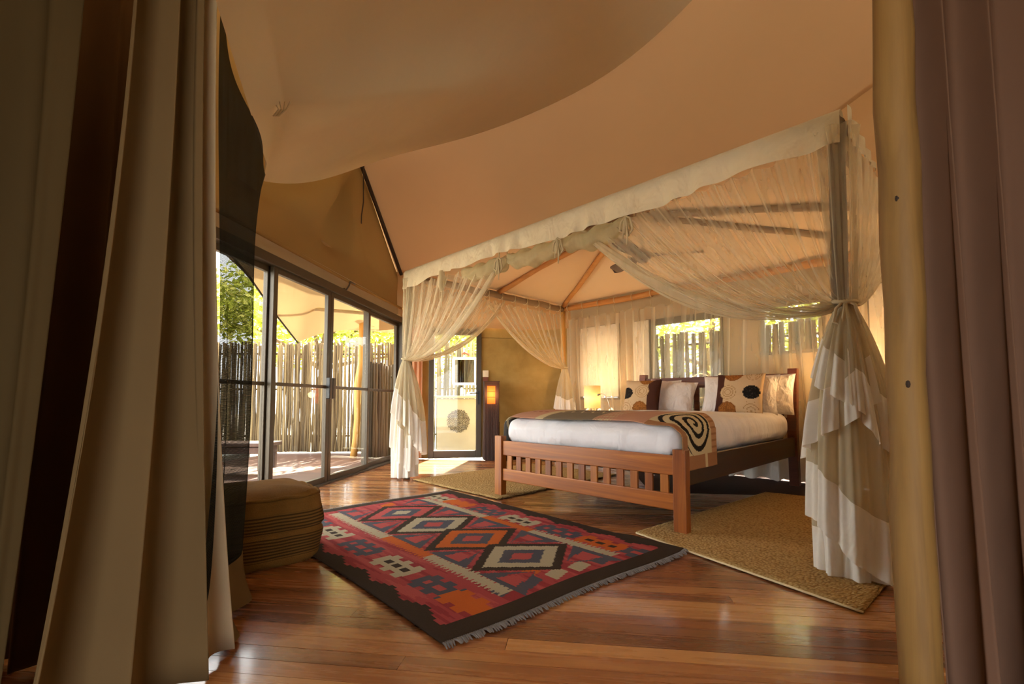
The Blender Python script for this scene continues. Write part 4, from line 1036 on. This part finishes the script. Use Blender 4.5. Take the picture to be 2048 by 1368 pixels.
# far deck strip in front of the fence
ledge = tag(empty('fence_ledge', (-4, 8.6, 0)), 'slatted wooden walkway at the foot of the stick fence', 'walkway')
for k in range(26):
    plank(dme, ledge, dw(8.75 + .0, -5.6+k*.24, -.03), .22, .7, .04, -DA)
# stick fence
def stick_mesh(seed, H, r, mat):
    rnd = random.Random(seed); mb = MB(); n = 7; pts = []; rs = []
    for i in range(n):
        f = i/(n-1); pts.append((rnd.uniform(-.009, .009), rnd.uniform(-.009, .009), H*f)); rs.append(r*(1.08-.25*f)*(1+rnd.uniform(-.1, .1)))
    mb.tube(pts, rs, 7); me = bpy.data.meshes.new('pole'); me.from_pydata(mb.v, [], mb.f); me.update(); me.materials.append(mat)
    me.polygons.foreach_set('use_smooth', [len(p.vertices) == 4 for p in me.polygons]); return me
def fence(name, P, Q, H, sp, r, mat, label, z0=-.05, seed=0, jit=.04, rails=True, miss=.0):
    P = Vector(P); Q = Vector(Q); root = tag(empty(name, (P+Q)/2), label, 'fence'); L = (Q-P).length; d = (Q-P).normalized(); rnd = random.Random(seed)
    ms = [stick_mesh(seed*10+i, 1.0, r, mat) for i in range(6)]; x = 0
    while x < L:
        if rnd.random() >= miss:
            o = bpy.data.objects.new('pole', ms[rnd.randrange(6)]); COL.objects.link(o); o.parent = root
            k = rnd.uniform(.8, 1.2); o.matrix_parent_inverse = parent_inv(root)
            o.location = P + d*x + Vector((rnd.uniform(-.01, .01), rnd.uniform(-.015, .015), z0)); o.scale = (k, k, H + rnd.uniform(-jit, jit)); o.rotation_euler = (rnd.uniform(-.008, .008), rnd.uniform(-.008, .008), rnd.uniform(0, 6))
        x += sp*rnd.uniform(.75, 1.3)
    if rails:
        for z in (.25, H*.55, H-.25):
            n_ = Vector((d.y, -d.x, 0)) * (-1); mb = MB(); mb.tube([P+n_*.05+ZV*z, Q+n_*.05+ZV*z], .02, 6); mb.build('cross_rail', mat, root, smooth=True)
    return root
fence('stick_fence', (-8.6, 8.9, 0), (-1.55, 9.15, 0), 2.10, .0275, .020, M['stick'], 'tall rustic stick fence across the deck outside the sliding doors', seed=1)
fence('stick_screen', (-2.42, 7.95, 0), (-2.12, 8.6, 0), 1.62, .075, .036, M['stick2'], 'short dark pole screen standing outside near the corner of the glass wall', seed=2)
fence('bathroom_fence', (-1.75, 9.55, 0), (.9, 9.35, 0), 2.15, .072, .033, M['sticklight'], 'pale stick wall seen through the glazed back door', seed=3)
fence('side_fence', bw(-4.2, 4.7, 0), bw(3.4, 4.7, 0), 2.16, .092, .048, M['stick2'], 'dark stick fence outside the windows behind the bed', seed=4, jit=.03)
# vanity block outside the back door with pebble medallion
vb = tag(empty('vanity_block', (-.95, 8.75, 0)), 'cream plastered vanity block with round pebble medallion beyond the back door', 'vanity')
MB().box((-1.0, 8.85, .46), .78, .45, 1.02).build('plaster_body', M['paleplaster'], vb, bevel=.015)
MB().box((-1.0, 8.85, 1.0), .84, .50, .05).build('counter_top', M['paleplaster'], vb, bevel=.01)
mb = MB(); rnd = random.Random(5)
for k in range(170):
    r = .21*math.sqrt((k+.5)/170); q = k*2.39996; c = Vector((-.99+r*math.cos(q), 8.622, .56+r*math.sin(q))); s = rnd.uniform(.010, .016); g = rnd.uniform(0, PI)
    X = Vector((math.cos(g), 0, math.sin(g))); Z = Vector((-math.sin(g), 0, math.cos(g))); Y = Vector((0, -1, 0))
    vs = [c+X*s*1.4, c+Z*s, c-X*s*1.4, c-Z*s, c+X*s*.8+Y*.010, c+Z*s*.6+Y*.010, c-X*s*.8+Y*.010, c-Z*s*.6+Y*.010]
    mb.add(vs, [(0, 1, 5, 4), (1, 2, 6, 5), (2, 3, 7, 6), (3, 0, 4, 7), (4, 5, 6, 7)])
tag(mb.build('pebble_medallion', M['pebble'], vb), kind='stuff')
mr = tag(empty('wall_mirror', (-.93, 9.25, 1.55)), 'white framed mirror on the stick wall beyond the back door', 'mirror')
for (x, z, wx, wz) in ((-.95, 1.78, .46, .05), (-.95, 1.27, .46, .05), (-1.17, 1.525, .05, .5), (-.73, 1.525, .05, .5)): MB().box((x, 9.3, z), wx, .04, wz).build('frame_bar', M['towel'], mr, bevel=.004)
MB().box((-.95, 9.31, 1.525), .40, .01, .47).build('mirror_glass', M['mirror'], mr)
bt = tag(empty('soap_bottle', (-.92, 8.8, 1.03)), 'slim pale bottle standing on the vanity beyond the back door', 'bottle')
MB().lathe((-.95, 8.8, 1.026), [(0, 0), (.028, 0), (.030, .02), (.030, .13), (.012, .16), (0, .16)], 16).build('bottle_body', M['bottle'], bt, smooth=True)
MB().lathe((-.95, 8.8, 1.186), [(0, 0), (.013, 0), (.013, .035), (0, .035)], 12).build('bottle_cap', M['black'], bt, smooth=True)
tw = MB()
tw.box((-.76, 8.82, 1.045), .2, .24, .035); tw.box((-.755, 8.82, 1.08), .18, .22, .03)
tag(tw.build('folded_towel', M['towel'], bevel=.012), 'folded white towel on the vanity beyond the back door', 'towel')
tag(MB().tube([(-1.0, 9.28, 1.86), (-.95, 9.27, 1.90), (-.88, 9.28, 1.86), (-.86, 9.28, 1.83)], [.012, .02, .018, .008], 8).build('red_ornament', M['red'], smooth=True), 'small red ornament hanging above the outdoor mirror', 'ornament')
pp = tag(empty('shower_pipe', (-1.48, 8.6, 0)), 'grey upright pipe beside the vanity beyond the back door', 'pipe')
MB().tube([(-1.45, 8.62, 0), (-1.45, 8.62, 2.3)], .022, 10).build('pipe_shaft', M['chrome'], pp, smooth=True)
# bench
bn = tag(empty('deck_bench', (-3.3, 5.9, 0)), 'dark wooden bench on the deck at the left edge of the glass', 'bench')
bc = dw(6.35, -1.95, 0)
MB().box(bc+ZV*.33, 1.3, .42, .05).build('seat', M['darkwood'], bn, bevel=.006)
MB().box(bc+ZV*.25, 1.2, .34, .09).build('apron', M['darkwood'], bn, bevel=.004)
for sx_ in (-.55, .55):
    for sy_ in (-.15, .15): MB().box(bc+Vector((sx_, sy_, .10)), .08, .07, .24).build('leg', M['darkwood'], bn, bevel=.004)
# awning
E1 = dw(4.0, -.16, 2.95); E2 = dw(7.5, -.16, 2.75)
def aw(u, v):
    T_ = E1.lerp(E2, u) if u < .999 else E2
    low = [aty(440, 500, 4.2), aty(500, 556, 5.0), aty(548, 625, 6.0), aty(596, 684, 7.0), aty(640, 668, 7.6), aty(690, 660, 8.2), aty(745, 663, 8.8), aty(800, 668, 9.2)]
    x = u*(len(low)-1); i = min(int(x), len(low)-2); L_ = low[i].lerp(low[i+1], x-i)
    return T_.lerp(L_, v) + ZV*(-.10*math.sin(PI*v))
awn = tag(empty('awning', dw(6, -.5, 2.6)), 'tan canvas awning over the deck outside the glass doors', 'awning')
sheet('awning_canvas', aw, 40, 20, M['awn'], awn)
MB().tube([aty(520, 608, 6.0), aty(640, 619, 6.6), aty(735, 627, 7.1), aty(800, 632, 7.5)], .025, 8).build('awning_pole', M['strip'], awn, smooth=True)
MB().tube([aty(470, 520, 4.5), aty(500, 556, 4.98), aty(548, 625, 5.98), aty(596, 686, 6.98)], .012, 6).build('edge_rope', M['darkstrap'], awn, smooth=True)
tag(logt((-2.72, 8.05, -.05), (-2.60, 8.15, 2.55), .055, 9, .02, 5).build('deck_post', M['pole'], smooth=True), 'pale leaning timber post outside the right glass pane', 'post')
# trees
def tree_mesh(seed, n, R, H, ls=.09):
    rnd = random.Random(seed); mb = MB(); cl = [(Vector((rnd.uniform(-1, 1)*R, rnd.uniform(-.7, .7)*R, H+rnd.uniform(-.45, .6)*R)), rnd.uniform(.25, .55)*R) for _ in range(16)]
    for k in range(n):
        c, r = cl[rnd.randrange(16)]; d = Vector((rnd.gauss(0, 1), rnd.gauss(0, 1), rnd.gauss(0, 1))).normalized()*r*rnd.random()**.4; p = c+d
        X = Vector((rnd.gauss(0, 1), rnd.gauss(0, 1), rnd.gauss(0, .6))).normalized(); Y = X.orthogonal().normalized(); s = ls*rnd.uniform(.6, 1.3)
        mb.add([p-X*s, p+Y*s*.45, p+X*s, p-Y*s*.45], [(0, 1, 2, 3)])
    return mb, cl
specs = [((-7.4, 10.8, 0), 'leafy green tree rising behind the fence at the left pane', 1), ((-4.6, 11.2, 0), 'yellow-green tree behind the fence beside the awning edge', 2),
         ((-2.6, 13.5, 0), 'branching tree behind the fence beyond the right panes', 3), ((.9, 15.5, 0), 'tree behind the pale stick wall beyond the back door', 4), ((4.3, 10.2, 0), 'tree behind the dark fence outside the bed windows', 5),
         ((7.3, 8.6, 0), 'bushy tree behind the dark fence outside the far right window', 6)]
for (P, lab, sd_) in specs:
    tr_ = tag(empty('tree', P), lab, 'tree', 'trees beyond the fences'); mb, cl = tree_mesh(sd_, 5200, 1.9, 2.9 if sd_ < 5 else 2.3); o = mb.build('foliage', M['leaf']); o.parent = tr_; tag(o, kind='stuff')
    mb = MB(); mb.tube([(0, 0, -.25), (.08, .05, 1.0), (.0, 0, 2.0), (.15, 0, 2.9)], [.14, .11, .09, .05], 8); o = mb.build('trunk', M['bark'], smooth=True); o.parent = tr_
    for c, r in cl[:6]:
        mb = MB(); mb.tube([(0, 0, 1.7), tuple(c*.5+Vector((0, 0, .9))), tuple(c)], [.06, .04, .015], 6); o = mb.build('branch', M['bark'], smooth=True); o.parent = tr_
sun_block = MB().add([bw(-2.9, HB+.06, 2.62), bw(3.2, HB+.06, 2.62), bw(3.2, HB+1.55, 2.50), bw(-2.9, HB+1.3, 2.50)], [(0, 1, 2, 3)]).build('sun_blocking_eave', M['awn'], None, solid=.01)  # unseen eave, added to keep direct sun off the rear net
sun_block['kind'] = 'structure'
# cane hoops in front of the dark fence
for i, (a, z) in enumerate(((-1.85, 1.30), (-1.42, 1.32))):
    c = bw(a, 4.5, z-.12); o = MB().tube([c+EX*.2*math.cos(q)+ZV*.2*math.sin(q) for q in [2*PI*k/20 for k in range(21)]], .010, 6, False).build('cane_hoop', M['strip'], smooth=True)
    tag(o, 'pale cane hoop on the dark fence, %s of the two' % ('left' if i == 0 else 'right'), 'hoop', 'cane hoops on the fence')
